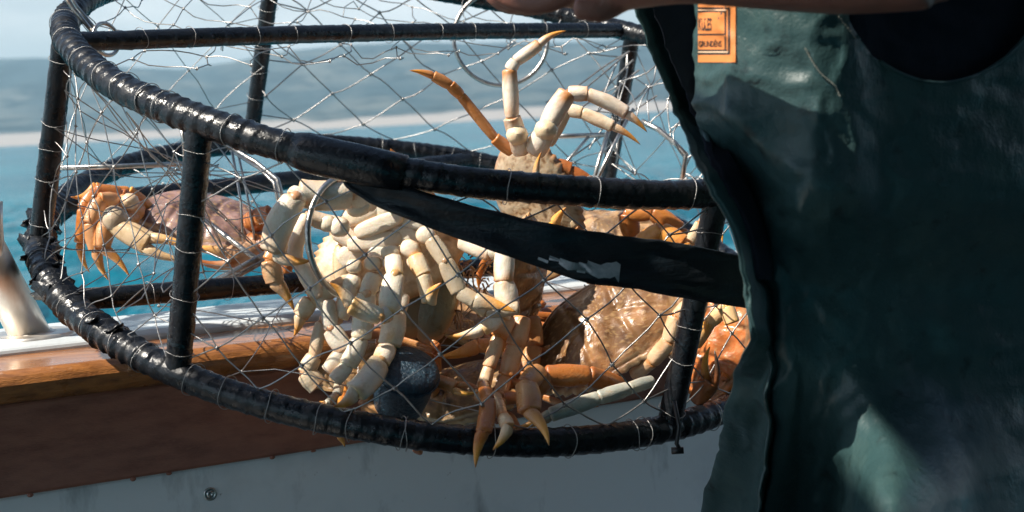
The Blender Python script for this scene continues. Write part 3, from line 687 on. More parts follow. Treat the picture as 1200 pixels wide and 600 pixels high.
# 1: left crab, seen on its shell, claw across the front
mb = MB(); C = P(232, 258, 1.86); lat, fro, dor = frame(SV(-1, .20, -.12), SV(.05, .80, .55))
if fro.dot(SV(0, -1, .6)) < 0: fro = -fro; lat = -lat
carapace(mb, C, lat, fro, dor, .190, PURP, mixc(CREAM, RUST, .4), TAN, dome=.115, seed=1, blot=(.11, .06, .05))
pxleg(mb, [(175, 245, 1.86), (150, 224, 1.84), (112, 219, 1.82), (82, 229, 1.80)], [9, 8, 8], ORG, TIPC, bends=[0, .08, .2])
pxleg(mb, [(165, 250, 1.84), (140, 228, 1.82), (112, 226, 1.80), (98, 246, 1.79), (94, 284, 1.79), (106, 319, 1.79)], [12, 12, 11, 10, 6], ORG, RUST, bends=[0, 0, 0, .05, -.1])
pxleg(mb, [(165, 252, 1.83), (138, 236, 1.80), (117, 235, 1.78), (106, 262, 1.77), (113, 292, 1.77), (128, 328, 1.77)], [12, 12, 12, 11, 7], mixc(ORG, CREAM, .3), ORG, bends=[0, 0, 0, 0, -.08])
pxleg(mb, [(160, 255, 1.82), (125, 262, 1.77), (119, 290, 1.76), (151, 325, 1.76)], [11, 12, 7], mixc(ORG, CREAM, .2), ORG, bends=[0, 0, .08])
mb.ell(P(134, 257, 1.77), (rt, up, fw), (.0165, .0175, .015), 14, 9, mixc(CREAM, PURP, .35))
pxclaw(mb, (134, 264, 1.765), (172, 284, 1.755), (226, 302, 1.75), 14, mixc(CREAM, TAN, .4), TAN, side=1, open_=.2)
mb.ell(P(152, 236, 1.80), (rt, up, fw), (.012, .011, .012), 10, 7, mixc(CREAM, ORG, .2))
pxleg(mb, [(290, 262, 1.84), (318, 252, 1.82), (344, 262, 1.80), (338, 305, 1.79), (322, 345, 1.79)], [15, 14, 12, 8], mixc(RUST, ORG, .4), RUST)
pxleg(mb, [(290, 282, 1.83), (312, 292, 1.81), (322, 320, 1.80), (350, 330, 1.79), (366, 352, 1.79)], [14, 14, 10, 6], mixc(RUST, ORG, .3), RUST)
pxclaw(mb, (300, 290, 1.80), (268, 304, 1.785), (222, 300, 1.775), 14, mixc(CREAM, RUST, .5), RUST, side=-1)
crab_obj('crab', 'purple-brown crab at the far left of the pot, shell up, orange legs against the net', mb)

# 2: pale belly crab against the near net
mb = MB(); C = P(460, 296, 1.60); lat, fro, dor = frame(SV(.96, .26, .10), SV(-.05, -.42, -1))
if fro.dot(SV(.2, 1, 0)) < 0: fro = -fro; lat = -lat
carapace(mb, C, lat, fro, dor, .182, BRN, mixc(TAN, ORG, .4), CREAM, dome=.115, seed=2)
def pillow(x, y, Y, rx, ry, ang, colr, e=2.8, th=.6):
    k = Y/FPX; a_ = R(ang); u_ = rt*math.cos(a_)+up*math.sin(a_); v2 = up*math.cos(a_)-rt*math.sin(a_)
    mb.ell(P(x, y, Y), (u_, v2, fw), (rx*k, ry*k, ry*k*th), 22, 12, colr, fn=lambda a2, b2, d2: (1/max(.7, (abs(a2)**e+abs(b2)**e+abs(d2)**e)**(1/e)))*(1+.02*noise.noise(V((a2*3+x, b2*3, d2*3)))),
           cfn=lambda a2, b2, d2: mixc(colr, mixc(TAN, ORG, .3), max(0, min(.8, 1.25-abs(d2)*1.9+.3*noise.noise(V((a2*4+x, b2*4, y)))))))
W2 = WHT; W3 = mixc(WHT, CREAM, .6)
for q in ((468, 238, 26, 11, 18), (430, 246, 24, 11, 27), (444, 263, 25, 9, 22), (439, 283, 27, 9.5, 8), (484, 256, 18, 12, -12), (472, 276, 16, 10, -20), (505, 250, 20, 12, -25), (408, 272, 14, 15, 60), (412, 298, 15, 12, 40), (448, 298, 14, 8, -10)):
    pillow(q[0], q[1], 1.55+.0004*abs(q[0]-450), q[2]*1.22, q[3]*1.16, q[4], mixc(W2, W3, rng.random()*.5), 3.6)
pillow(402, 316, 1.57, 12, 32, 6, mixc(CREAM, TAN, .35), 2.2, .4)
pillow(512, 350, 1.60, 26, 56, -14, (.17, .17, .12), 2.1, .3)  # these two dark plates have the shade behind the legs put into their colour
pillow(476, 352, 1.60, 34, 48, -4, (.24, .21, .14), 2.1, .3)
for q in ((420, 240, 16, 14, 20), (398, 266, 12, 12, 0), (384, 262, 10, 10, 0), (415, 312, 10, 9, 0), (437, 309, 11, 9, 0), (458, 296, 12, 9, 5), (481, 292, 13, 11, -30), (499, 276, 12, 11, -35), (413, 330, 11, 10, 0), (438, 328, 12, 9, 0), (460, 308, 13, 8, 5), (489, 307, 13, 11, -30), (510, 288, 13, 10, -40)):
    pillow(q[0], q[1], 1.525, q[2], q[3], q[4], mixc(W2, W3, rng.random()), 2.4, .9)
LO = mixc(ORG, CREAM, .5)
pxleg(mb, [(440, 236, 1.53), (412, 228, 1.51), (352, 225, 1.49), (346, 232, 1.48), (321, 296, 1.475), (366, 303, 1.47)], [17, 19, 14, 18.5, 10], WHT, LO, bends=[0, .05, 0, -.08, -.14], flat=.6)
pxleg(mb, [(398, 262, 1.53), (362, 252, 1.52), (349, 306, 1.515), (372, 350, 1.51), (394, 380, 1.51)], [11, 12, 11.5, 8], WHT, LO, bends=[.08, -.14, .04, 0])
pxleg(mb, [(330, 284, 1.50), (316, 306, 1.49), (322, 330, 1.49), (344, 364, 1.49)], [12, 13, 10], mixc(CREAM, ORG, .4), ORG)
pxleg(mb, [(420, 325, 1.54), (392, 338, 1.52), (364, 352, 1.51), (352, 370, 1.51), (344, 394, 1.51)], [12, 12, 12, 8], CREAM, ORG)
pxleg(mb, [(460, 300, 1.50), (463, 322, 1.485), (457, 366, 1.465), (446, 371, 1.455), (411, 357, 1.445), (385, 332, 1.44)], [12, 15.5, 11.5, 13, 9], WHT, mixc(TIPC, CREAM, .4), bends=[0, -.04, 0, .03, -.10], flat=.5)
pxleg(mb, [(470, 345, 1.515), (464, 366, 1.50), (456, 404, 1.475), (446, 424, 1.44), (415, 459, 1.39), (390, 475, 1.36)], [14, 16.5, 13, 15.5, 10], mixc(WHT, GREY, .25), mixc(TIPC, CREAM, .5), bends=[0, .02, 0, .05, .12], flat=.5)
pxleg(mb, [(413, 325, 1.525), (408, 345, 1.52), (398, 372, 1.515)], [11, 12], WHT, CREAM, tip=False)
pxleg(mb, [(438, 322, 1.515), (430, 345, 1.505), (423, 396, 1.50), (408, 428, 1.495), (392, 446, 1.49)], [12, 15, 13, 10], mixc(WHT, GREY, .25), CREAM, tip=False, flat=.5)
pxleg(mb, [(486, 300, 1.515), (496, 322, 1.505), (503, 354, 1.50), (518, 332, 1.49)], [12, 11, 10], mixc(CREAM, GREY, .35), mixc(TIPC, CREAM, .1), bends=[0, 0, .1])
pxleg(mb, [(505, 280, 1.51), (522, 306, 1.50), (538, 342, 1.495), (556, 352, 1.49), (604, 366, 1.48)], [11, 12.5, 10.5, 11], mixc(TAN, GREY, .6), mixc(TAN, GREY, .3), bends=[0, 0, 0, .04], flat=.5)  # grey-tan colour carries the shade painted onto this leg and the next
pxleg(mb, [(545, 345, 1.51), (570, 366, 1.505), (608, 361, 1.50)], [10, 9], mixc(TAN, GREY, .6), mixc(TAN, GREY, .3), tip=False)
pxleg(mb, [(400, 372, 1.53), (376, 378, 1.52), (368, 418, 1.515), (357, 437, 1.51), (372, 452, 1.51)], [9, 9, 12, 14], mixc(CREAM, GREY, .3), mixc(ORG, CREAM, .5), tip=False)
pxleg(mb, [(384, 352, 1.51), (388, 386, 1.505), (404, 410, 1.50), (386, 436, 1.50)], [11, 14, 12], mixc(WHT, GREY, .3), mixc(RUST, CREAM, .4), tip=False, flat=.5)
crab_obj('crab', 'pale cream crab showing its belly and thick legs pressed to the near net', mb)

# 3: upright crab, legs raised above the pot
mb = MB(); C = P(630, 232, 1.67); lat, fro, dor = frame(SV(-.45, .88, .10), SV(.35, .22, -1))
carapace(mb, C, lat, fro, dor, .150, BRN, mixc(RUST, TAN, .4), mixc(TAN, GREY, .5), dome=.11, seed=3, belly=.12, mott=1.0)
sternum(mb, P(640, 244, 1.672), lat, fro, dor, .135, mixc(TAN, BRN, .35), TAN)
kc = mixc(WHT, (.88, .76, .64), .6)
pxleg(mb, [(600, 178, 1.63), (580, 162, 1.62), (540, 112, 1.61), (528, 100, 1.605), (508, 89, 1.60), (480, 83, 1.59)], [9, 7, 8, 7.5, 5], mixc(ORG, CREAM, .12), ORG, bends=[0, 0, 0, 0, -.05])
pxleg(mb, [(612, 180, 1.62), (606, 158, 1.61), (600, 138, 1.60), (597, 82, 1.60), (604, 72, 1.60), (632, 52, 1.60), (664, 37, 1.60)], [13, 12, 10.5, 8.5, 8.5, 5.5], kc, mixc(ORG, CREAM, .12), bends=[0, 0, 0, 0, 0, .1])
pxleg(mb, [(626, 180, 1.61), (640, 152, 1.60), (666, 109, 1.60), (688, 110, 1.60), (734, 133, 1.60), (758, 155, 1.60)], [15, 14, 10, 10, 6], kc, mixc(ORG, CREAM, .12), bends=[0, .04, 0, .04, .05])
pxleg(mb, [(640, 168, 1.66), (662, 128, 1.66), (682, 132, 1.655), (718, 148, 1.65), (750, 170, 1.65)], [12, 9, 9, 5.5], mixc(kc, CREAM, .6), mixc(ORG, CREAM, .4))
pxleg(mb, [(624, 232, 1.58), (628, 205, 1.57), (635, 178, 1.565)], [6, 4.5], CREAM, ORG)
pxleg(mb, [(650, 195, 1.66), (668, 200, 1.66), (690, 214, 1.66)], [12, 9], RUST, RUST, tip=False)
mb.ell(P(640, 152, 1.60), (rt, up, fw), (.014, .013, .013), 10, 7, CREAM); mb.ell(P(606, 158, 1.605), (rt, up, fw), (.013, .012, .012), 10, 7, CREAM)
crab_obj('crab', 'crab standing upright in the middle with white legs raised above the pot', mb)

# 4: big brown shell at the right, half in shade
mb = MB(); C = P(708, 388, 1.575); lat, fro, dor = frame(SV(.84, .50, .10), SV(-.34, .52, .85))
if fro.dot(SV(.5, -1, 0)) < 0: fro = -fro; lat = -lat
carapace(mb, C, lat, fro, dor, .195, (.19, .095, .04), mixc(TAN, CREAM, .4), TAN, dome=.12, seed=4, blot=(.10, .045, .022))
default_legs(mb, C, lat, fro, dor, .19, mixc(TAN, ORG, .5), RUST, which=(2, 3), claws=(), r=random.Random(4), sides=(1,))
pxleg(mb, [(742, 440, 1.56), (764, 424, 1.535), (784, 400, 1.52), (792, 372, 1.52), (815, 352, 1.53)], [10, 11, 11, 10], mixc(CREAM, ORG, .3), ORG, tip=False)
pxleg(mb, [(730, 455, 1.53), (690, 440, 1.50), (640, 440, 1.485), (622, 452, 1.475)], [14, 15, 17], mixc(RUST, ORG, .5), RUST, tip=False)
pxleg(mb, [(634, 434, 1.475), (616, 450, 1.43), (619, 482, 1.39), (642, 523, 1.355)], [14, 16, 9.5], mixc(ORG, TAN, .5), RUST, bends=[0, .04, .10], flat=.6)
pxleg(mb, [(765, 446, 1.50), (738, 455, 1.48), (702, 466, 1.465), (645, 486, 1.46), (606, 500, 1.46)], [9, 10, 11, 8], (.33, .35, .31), mixc(CREAM, GREY, .5))
crab_obj('crab', 'big brown crab shell tilted at the right below the strap, partly in shade', mb)

# 5: crab behind the strap
mb = MB(); C = P(705, 275, 1.74); lat, fro, dor = frame(SV(1, -.06, .2), SV(.02, .85, .6))
carapace(mb, C, lat, fro, dor, .17, (.26, .16, .085), RUST, TAN, dome=.12, seed=5)
default_legs(mb, C, lat, fro, dor, .17, ORG, RUST, claws=(), sides=(-1,), r=random.Random(5))
pxleg(mb, [(740, 275, 1.70), (735, 250, 1.69), (765, 248, 1.68), (796, 270, 1.68), (806, 300, 1.68)], [13, 12, 13, 10], ORG, RUST)
pxleg(mb, [(750, 285, 1.66), (775, 270, 1.65), (800, 285, 1.64), (806, 320, 1.64)], [13, 13, 10], mixc(TIPC, ORG, .5), ORG)
pxleg(mb, [(650, 275, 1.64), (650, 262, 1.63), (664, 243, 1.62)], [9, 7], mixc(TIPC, CREAM, .3), TIPC)
pxleg(mb, [(800, 300, 1.66), (822, 262, 1.64), (838, 250, 1.63), (846, 285, 1.62)], [9, 8, 6], CREAM, ORG)
crab_obj('crab', 'orange-legged crab seen between the upper ring and the strap at the right', mb)

# 6: olive brown crab at the bottom centre
mb = MB(); C = P(545, 462, 1.56); lat, fro, dor = frame(SV(.9, .22, .2), SV(-.15, .75, .6))
if fro.dot(SV(0, -1, .5)) < 0: fro = -fro; lat = -lat
carapace(mb, C, lat, fro, dor, .155, (.20, .12, .055), TAN, GREY, dome=.115, seed=6)
default_legs(mb, C, lat, fro, dor, .15, mixc(TAN, ORG, .5), RUST, claws=(1, -1), r=random.Random(6))
crab_obj('crab', 'olive brown crab lying low beside the blue bait jar', mb)

# 7: crab with dangling claws and legs in the centre
mb = MB(); C = P(612, 335, 1.585); lat, fro, dor = frame(SV(.12, .97, .25), SV(.88, .1, .42))
carapace(mb, C, lat, fro, dor, .165, (.24, .13, .06), mixc(TAN, ORG, .3), CREAM, dome=.11, seed=7)
pxleg(mb, [(540, 282, 1.56), (575, 296, 1.54), (592, 290, 1.53), (590, 330, 1.52), (596, 358, 1.515)], [13, 13, 14, 14], WHT, mixc(ORG, CREAM, .25), tip=False)
pxleg(mb, [(530, 268, 1.57), (560, 278, 1.56), (600, 290, 1.55)], [13, 13], mixc(ORG, CREAM, .3), ORG, tip=False)
pxleg(mb, [(594, 352, 1.52), (588, 372, 1.51), (566, 386, 1.505), (522, 393, 1.50)], [12, 10, 8], WHT, mixc(TIPC, CREAM, .4), bends=[0, 0, .08])
pxleg(mb, [(596, 372, 1.53), (584, 395, 1.52), (573, 430, 1.51), (562, 470, 1.50)], [12, 10, 9], mixc(CREAM, ORG, .25), ORG, tip=False)
pxleg(mb, [(612, 372, 1.54), (604, 405, 1.53), (594, 440, 1.52), (582, 474, 1.51)], [14, 13, 9], mixc(CREAM, ORG, .4), ORG, tip=False)
pxleg(mb, [(566, 448, 1.48), (572, 468, 1.42), (566, 506, 1.375), (558, 548, 1.355)], [9, 11.5, 8.5], mixc(RUST, ORG, .4), RUST, bends=[0, .03, -.06], flat=.6)
pxleg(mb, [(580, 462, 1.48), (589, 488, 1.40), (596, 500, 1.375), (577, 527, 1.36)], [8, 9, 8], CREAM, ORG)
pxleg(mb, [(622, 372, 1.57), (626, 405, 1.56), (616, 440, 1.55)], [14, 13], mixc(TAN, ORG, .4), RUST, tip=False)
pxleg(mb, [(610, 405, 1.58), (560, 405, 1.57), (512, 418, 1.56)], [10, 10], mixc(TAN, ORG, .5), RUST)
crab_obj('crab', 'orange crab in the centre with long legs and claws dangling over the lower ring', mb)

# 8: crab jammed against the right post
mb = MB(); C = P(842, 400, 1.66); lat, fro, dor = frame(SV(.2, .95, 0), SV(-.7, .2, .7))
carapace(mb, C, lat, fro, dor, .15, RUST, ORG, TAN, dome=.115, seed=8)
pxleg(mb, [(815, 405, 1.56), (832, 378, 1.54), (852, 360, 1.53), (858, 378, 1.525)], [9, 10, 10], mixc(CREAM, TIPC, .4), TIPC, tip=False)
pxclaw(mb, (815, 470, 1.55), (832, 448, 1.54), (836, 410, 1.53), 12, RUST, DARK)
default_legs(mb, C, lat, fro, dor, .14, ORG, RUST, claws=(), sides=(-1,), which=(1, 2), r=random.Random(8))
crab_obj('crab', 'rust-red crab jammed between the right post and the fisherman', mb)

# 9: shaggy brown crab behind the belly crab's right side
mb = MB(); C = P(560, 372, 1.70); lat, fro, dor = frame(SV(.85, -.4, .1), SV(.3, .75, .5))
carapace(mb, C, lat, fro, dor, .18, (.17, .095, .045), TAN, TAN, dome=.12, seed=9)
default_legs(mb, C, lat, fro, dor, .17, mixc(RUST, ORG, .4), RUST, claws=(1,), r=random.Random(9))
for i in range(90):
    q = P(rng.uniform(530, 575), rng.uniform(298, 392), 1.60+rng.uniform(-.01, .02)); e = q+V((rng.gauss(0, .012), rng.gauss(0, .006), rng.gauss(-.006, .012)))
    mb.tube([q, q.lerp(e, .5)+V((0, 0, .003)), e], [.0012, .001, .0004], 5, cs=[mixc(BRN, TAN, rng.random())]*3)
crab_obj('crab', 'dark shaggy crab wedged between the belly crab and the dangling legs', mb)

# 10: dark crab deep in the pile, under the big shell
mb = MB(); C = P(660, 405, 1.76); lat, fro, dor = frame(SV(.9, .3, .3), SV(-.2, .8, .6))
carapace(mb, C, lat, fro, dor, .185, (.13, .075, .04), TAN, TAN, dome=.12, seed=10)
default_legs(mb, C, lat, fro, dor, .17, mixc(TAN, BRN, .5), BRN, claws=(1, -1), r=random.Random(10), curl=.4)
crab_obj('crab', 'dark brown crab deep in the pile behind the big tilted shell', mb)

# 11: crab at the bottom left of the pile
mb = MB(); C = P(405, 425, 1.66); lat, fro, dor = frame(SV(1, .1, .1), SV(0, .6, .8))
carapace(mb, C, lat, fro, dor, .12, (.22, .13, .06), TAN, TAN, dome=.12, seed=11)
pxleg(mb, [(420, 440, 1.60), (440, 455, 1.50), (425, 476, 1.485), (452, 482, 1.48), (478, 468, 1.475)], [8, 8, 8, 7], mixc(TAN, ORG, .3), RUST, tip=False)
pxleg(mb, [(405, 450, 1.62), (395, 500, 1.52), (398, 512, 1.51), (404, 524, 1.51)], [6, 4, 4], ORG, TIPC)
pxleg(mb, [(400, 440, 1.62), (395, 462, 1.50), (384, 472, 1.465), (374, 470, 1.465)], [7, 5, 3], CREAM, GREY)
crab_obj('crab', 'small crab under the belly crab at the lower ring, mostly hidden', mb)

# 12: tips poking over the upper ring
mb = MB(); C = P(455, 232, 1.80); lat, fro, dor = frame(SV(1, -.1, .1), SV(0, .5, -.8))
carapace(mb, C, lat, fro, dor, .13, BRN, ORG, CREAM, dome=.11, seed=12)
pxleg(mb, [(440, 205, 1.72), (437, 190, 1.71), (420, 170, 1.70)], [8, 7], CREAM, ORG)
pxleg(mb, [(470, 210, 1.72), (468, 188, 1.71), (458, 174, 1.70)], [8, 7], CREAM, ORG)
pxleg(mb, [(406, 240, 1.70), (402, 222, 1.69), (394, 203, 1.69)], [8, 6], CREAM, ORG)
crab_obj('crab', 'crab behind the upper ring with only orange leg tips showing', mb)

# ------------------------------------------------------------------ fisherman
per = tag(empty('person', P(1080, 300, 1.35)*1.0), 'person in dark green oilskin bib overalls reaching over the pot', 'person')
per.location.z = 0
F_ = [(-300, 800), (0, 812), (80, 813), (140, 815), (170, 832), (200, 852), (237, 872), (299, 890), (358, 902), (400, 905), (470, 902), (600, 890), (760, 880)]
L_ = [(-300, 690), (-150, 715), (0, 745), (80, 772), (150, 797), (200, 822), (266, 852), (310, 868), (347, 871), (398, 882), (430, 866), (470, 856), (510, 845), (545, 834), (575, 824), (600, 819), (760, 800)]
def smoothstep(a, b, x): return smooth3(a, b, x)
def section(y):
    """closed outline (x px, depth Y) of the overalls at photo row y"""
    f, l_ = interp(F_, y), interp(L_, y); g = smoothstep(410, 640, y)*1.25; bul = .03*smoothstep(150, 330, y)*(1-smoothstep(420, 520, y))
    dk = smoothstep(340, 420, y)*.03
    q = smoothstep(215, 345, y)                     # the chest overhangs the lap
    def near(u_, l2, gg=0): return u_+(l2-u_)*q+gg*g
    q2 = smoothstep(115, 210, y); q3 = smoothstep(385, 450, y)+1.8*smoothstep(430, 640, y)
    xr = (f+38)*(1-smoothstep(150, 300, y))+max(f+14, 905)*smoothstep(150, 300, y)
    return [(1440, 1.46), (1380, near(1.32, 1.33)), (1290, near(1.24, 1.27)), (1180, near(1.185, 1.235, -.05)), (1080, near(1.15, 1.215, -.13)), (1035, near(1.14, 1.205, -.135)), (1003, near(1.122, 1.20, -.06)), (972, near(1.115, 1.197, .06)),
            (942, near(1.118, 1.195, .07)), (xr+12, near(1.145, 1.192, .05)), (xr-6, near(1.17, 1.197, .04)), (f+5, near(1.208, 1.202, .05)),
            (f, 1.222-.03*q2), (f+7-9*q2, 1.245-.085*q2+.05*q3), (f+3-7*q2, 1.295-.148*q2+.09*q3), ((f*.45+l_*.55), 1.283-.15*q2+.115*q3), (l_+6, 1.268-.138*q2+.125*q3), (l_, 1.265-.128*q2+.13*q3), (l_+8, 1.30-.10*q2+.11*q3), (l_+60, 1.42), (1000, 1.53), (1180, 1.56), (1340, 1.55)]
SCO = [(960, -320), (985, -20), (1000, 30), (1025, 66), (1060, 88), (1100, 97), (1140, 90), (1175, 70), (1205, 38), (1235, -20), (1300, -320)]
SUBD = 7; nsec = len(section(0)); ncol = nsec*SUBD; nrow = 170
def sec_pts(y): return catmull([V((a, b_*1000, 0)) for a, b_ in section(y)], SUBD, closed=True)
def wrinkle(p, x, y):
    a = .0055*noise.noise(V((x*.011+y*.004, y*.006-x*.003, 1.3)))+.0035*noise.noise(V((x*.028-y*.012, y*.02, 4.1)))+.0012*noise.noise(V((x*.09, y*.05, 2)))
    ridge = 1-abs(noise.noise(V((x*.009-y*.010, y*.006+x*.004, 8.2))))*2.2
    cr1 = 1-abs(noise.noise(V((x*.016+y*.011, y*.013-x*.006, 3.7))))*5; cr2 = 1-abs(noise.noise(V((x*.022-y*.017, y*.011+x*.01, 6.4))))*6
    return a+.006*max(0, ridge)**4*.5+.0032*max(0, cr1)**1.5-.0026*max(0, cr2)**1.5
cache = {}
def bib_point(ci, y, off=0):
    k = round(y*4)/4
    if k not in cache: cache[k] = sec_pts(k)
    q = cache[k][ci]; p = P(q.x, y, q.y/1000); n_ = (p-P(1130, y, 1.34)); n_.z = 0; n_.normalize()
    return p+n_*(off+wrinkle(p, q.x, y)*(1.0))
def bib_mesh(topfn, off, ybot):
    mb = MB(); vs = []; fs = []; dead = []; y0 = -320
    for ci in range(ncol):
        x50 = sec_pts0[ci].x; near = ci < nsec*SUBD*.55; top = topfn(x50) if near else y0
        for r_ in range(nrow+1):
            yy = y0+(ybot-y0)*r_/nrow; dead.append(yy < top); vs.append(bib_point(ci, max(yy, top), off))
    for ci in range(ncol):
        c2 = (ci+1) % ncol
        for r_ in range(nrow):
            f = (ci*(nrow+1)+r_, ci*(nrow+1)+r_+1, c2*(nrow+1)+r_+1, c2*(nrow+1)+r_)
            if dead[f[1]] and dead[f[2]]: continue
            fs.append(f)
    mb.add(vs, fs); return mb
sec_pts0 = sec_pts(50)
mb = bib_mesh(lambda x: interp(SCO, x) if 960 < x < 1300 else -320, 0, 640)
# carry the legs on down to the boots
base = len(mb.v); rowv = [V(mb.v[ci*(nrow+1)+nrow]) for ci in range(ncol)]; zb = sum(p.z for p in rowv)/ncol; cen = sum(rowv, V())/ncol; vs = []
for k in range(1, 13):
    f = k/12
    for p in rowv: 
        q = cen+(p-cen)*(1-.22*f); q.z = p.z+(.14-p.z)*f; q.x += .02*noise.noise(V((p.x*9, f*6, 1))); vs.append(q)
mb.v += [tuple(p) for p in vs]; mb.c += [(1, 1, 1)]*len(vs)
for k in range(12):
    for ci in range(ncol):
        c2 = (ci+1) % ncol; a = (ci*(nrow+1)+nrow) if k == 0 else base+(k-1)*ncol+ci; b_ = (c2*(nrow+1)+nrow) if k == 0 else base+(k-1)*ncol+c2
        mb.f.append((a, base+k*ncol+ci, base+k*ncol+c2, b_))
mb0 = mb; bib = mb.build('bib_overalls', OIL, per); sm = bib.modifiers.new('s', 'SOLIDIFY'); sm.thickness = .0018; sm.offset = 1
mb = bib_mesh(lambda x: -320, -.016, 330); mb.build('shirt', SHIRT, per)
# binding and stitches along the arm scoop
from mathutils.bvhtree import BVHTree
bvh = BVHTree.FromPolygons([V(v) for v in mb0.v], mb0.f)
def bib_xy(x, y, off=0):
    d = ray(x, y).normalized(); h = bvh.ray_cast(CAM, d)
    p = h[0] if h[0] is not None else P(x, y, 1.15)
    return p-d*off
mb = MB(); mb.tube([bib_xy(x_, y_, .0005) for x_, y_ in [(q.x, q.y) for q in catmull([V((a, b_, 0)) for a, b_ in SCO[1:-1]], 5)]], .0016, 8); mb.build('scoop_binding', OIL, per)
smb = MB(); smb.box((0, 0, 0), .0019, .0010, .0007); STM = smb.mesh('stitch', THREAD, smooth=False)
for path in ([(970, 2), (985, 22), (1002, 44)], [(944, 57), (952, 72), (962, 86), (978, 100), (984, 112)]):
    for q in catmull([V((a, b_, 0)) for a, b_ in path], 7):
        o = bpy.data.objects.new('stitch', STM); col.objects.link(o); o.parent = bib; p = bib_xy(q.x, q.y, .0014)
        o.matrix_basis = Matrix.Translation(p) @ Matrix.Rotation(rng.uniform(.4, 1.3), 4, 'Y')
# label patch on the bib
def patch_pt(x, y, off): return bib_xy(x, y, off)
pv = MB(); nxp, nyp = 24, 24
fe = 818.0
def grid_patch(x0, x1, y0, y1, off, nx_=nxp, ny_=nyp):
    m_ = MB(); vs = [patch_pt(x0+(x1-x0)*i/nx_, y0+(y1-y0)*j/ny_, off) for i in range(nx_+1) for j in range(ny_+1)]
    m_.add(vs, [(i*(ny_+1)+j, i*(ny_+1)+j+1, (i+1)*(ny_+1)+j+1, (i+1)*(ny_+1)+j) for i in range(nx_) for j in range(ny_)]); return m_
patch = grid_patch(fe, 862, 4, 73, .0014).build('label_patch', ORANGE, per); tag(patch, 'orange printed label with black frame lines')
for (x0, x1, y0, y1, mt) in ((fe, 853, 8.5, 10.5, INK), (fe, 851, 11.2, 12.4, CREAMINK), (fe, 850, 12.8, 14.2, INK), (849, 851, 13, 60, INK), (853, 855.5, 8.5, 64, INK), (fe, 849, 39.5, 41.2, INK), (fe, 852, 58, 59.8, INK), (fe, 853, 60.1, 61.7, CREAMINK), (fe, 855, 62, 64, INK)):
    grid_patch(x0, x1, y0, y1, .0019, 14 if x1-x0 > 5 else 3, 14 if y1-y0 > 5 else 3).build('frame_line', mt, patch)
def text_on(body, x0, x1, y0, y1, name):
    cu = bpy.data.curves.new(name, 'FONT'); cu.body = body; cu.size = 1; cu.resolution_u = 3; cu.offset = .018; to = bpy.data.objects.new(name, cu); col.objects.link(to)
    dg = bpy.context.evaluated_depsgraph_get(); me = bpy.data.meshes.new_from_object(to.evaluated_get(dg)); bpy.data.objects.remove(to); bpy.data.curves.remove(cu)
    xs = [v.co.x for v in me.vertices]; ys = [v.co.y for v in me.vertices]; a0, a1, b0, b1 = min(xs), max(xs), min(ys), max(ys)
    for v in me.vertices: v.co = patch_pt(x0+(x1-x0)*(v.co.x-a0)/(a1-a0), y1-(y1-y0)*(v.co.y-b0)/(b1-b0), .0021)
    me.materials.append(INK); o = bpy.data.objects.new(name, me); col.objects.link(o); o.parent = patch
text_on('KULES', fe+.6, 834, 21, 36, 'lettering'); text_on('GRUNDÉNS', fe+.6, 845.5, 46, 55, 'lettering')
# body: one remeshed surface (torso, head, arms with hands, legs)
mb = MB()
def limb(pts, rad, n=14): mb.tube(catmull(pts, 4), [v.x for v in catmull([V((r_, 0, 0)) for r_ in rad], 4)], n)
hip = P(1140, 430, 1.40); wst = P(1140, 250, 1.40); chs = P(1090, 0, 1.36); shl = P(1060, -180, 1.36); nk = P(1010, -290, 1.36)
limb([hip-V((0, 0, .02)), wst, chs, shl, nk], [.10, .10, .11, .11, .055], 20)
hd = nk+V((-.06, 0, .14))
mb.ell(hd, (V((1, 0, 0)), V((0, 1, 0)), V((0, 0, 1))), (.095, .078, .115), 18, 14, fn=lambda a, b_, d: 1-.10*max(0, -d)*abs(b_)); limb([nk-V((0, 0, .03)), nk+V((-.02, 0, .05)), hd], [.056, .054, .05])
mb.ell(hd+V((-.098, 0, -.005)), (V((1, 0, 0)), V((0, 1, 0)), V((0, 0, 1))), (.022, .014, .026), 10, 8)
for s in (-1, 1): mb.ell(hd+V((.005, s*.078, -.005)), (V((1, 0, 0)), V((0, 1, 0)), V((0, 0, 1))), (.016, .010, .03), 8, 6)
# near arm: shoulder, elbow to the right of the frame, forearm along the top edge, hand over the pot
s0 = P(1120, -190, 1.18); el = P(1090, -68, .98); wr = P(790, -38, 1.05); pa = P(700, -20, 1.13)
limb([s0, s0.lerp(el, .5), el], [.062, .054, .046]); limb([el, el.lerp(wr, .35), el.lerp(wr, .75), wr, pa], [.046, .044, .033, .027, .025])
mb.ell(P(702, -14, 1.14), ((P(620, -8, 1.20)-P(702, -14, 1.14)).normalized(), V((0, 0, 1)), V((0, 1, 0))), (.052, .020, .038), 16, 10)
for k, (dy, ln, yy) in enumerate(((0, 1.0, 1.125), (1, 1.1, 1.147), (1, 1.02, 1.169), (-1, .85, 1.191))):
    a = P(672, -12+dy, yy+.004); b_ = P(640-4*k, 2+dy, yy+.012); c = P(606-6*k*ln, 2+dy*2, yy+.02); d = P(578-3*k, -10+dy, yy+.026)
    limb([a, b_, c, d], [.0105, .0098, .0088, .0072], 10)
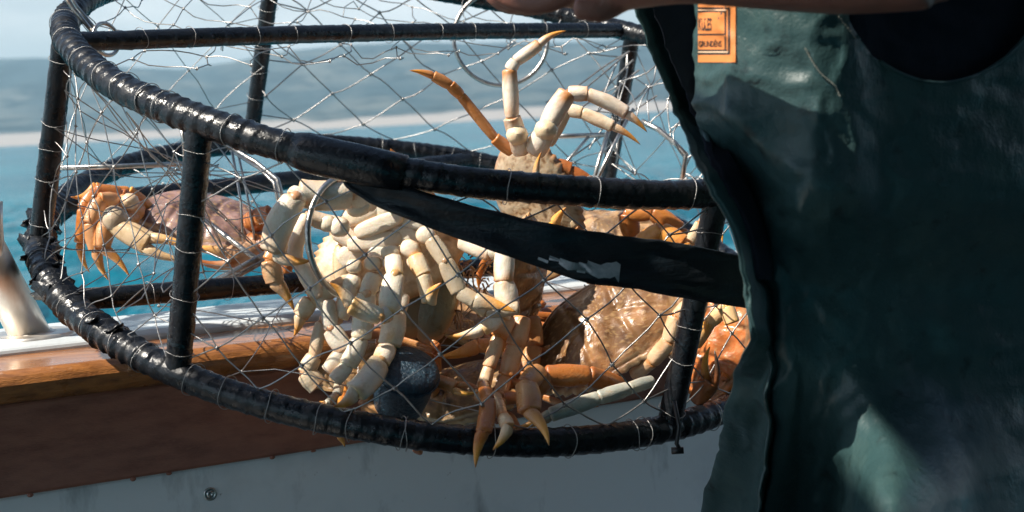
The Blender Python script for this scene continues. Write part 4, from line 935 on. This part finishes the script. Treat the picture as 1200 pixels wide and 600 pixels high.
limb([P(722, -6, 1.12), P(710, 6, 1.10), P(694, 10, 1.095), P(672, 8, 1.095)], [.014, .0125, .011, .0085], 10)
# far arm
s1 = P(1080, -170, 1.52); el1 = P(960, -120, 1.62); wr1 = P(830, -150, 1.70)
limb([s1, s1.lerp(el1, .5), el1], [.06, .052, .045]); limb([el1, el1.lerp(wr1, .5), wr1], [.044, .04, .028]); mb.ell(wr1+V((-.04, 0, -.01)), (V((1, 0, 0)), V((0, 1, 0)), V((0, 0, 1))), (.05, .02, .035), 12, 8)
for s, fx in ((0, 1180), (1, 1060)):
    h0 = P(1170 if s == 0 else 1060, 470, 1.34 if s == 0 else 1.46); kn = h0+V((-.05, 0, -.38)); an = V((kn.x+.03, kn.y, .1)); limb([h0, h0.lerp(kn, .5), kn, kn.lerp(an, .4), an], [.07, .065, .05, .052, .04])
    limb([an, V((an.x, an.y, .05)), V((an.x-.12, an.y, .035))], [.045, .045, .035])
body = mb.build('body', SKIN, per); rm = body.modifiers.new('r', 'REMESH'); rm.mode = 'VOXEL'; rm.voxel_size = .0042; rm.use_smooth_shade = True
ss = body.modifiers.new('s', 'SMOOTH'); ss.factor = .5; ss.iterations = 3
mb = MB(); mb.ell(hd+V((.018, 0, .025)), (V((1, 0, 0)), V((0, 1, 0)), V((0, 0, 1))), (.096, .088, .108), 24, 16, fn=lambda a, b_, d: 1+.03*noise.noise(V((a*9, b_*9, d*9)))); mb.build('hair', HAIR, per)

# ------------------------------------------------------------------ haze
mb = MB(); mb.box((0, 0, 150), 19000, 19000, 306)
HZ = bpy.data.materials.new('haze'); HZ.use_nodes = True; t = HZ.node_tree; t.nodes.clear()
pv = t.nodes.new('ShaderNodeVolumePrincipled'); pv.inputs['Color'].default_value = (.50, .80, 1, 1); pv.inputs['Density'].default_value = 2.4e-4; pv.inputs['Anisotropy'].default_value = .2
ou = t.nodes.new('ShaderNodeOutputMaterial'); t.links.new(pv.outputs[0], ou.inputs['Volume'])
tag(mb.build('haze', HZ, smooth=False), 'pale sea haze in the air before the hills', kind='stuff')
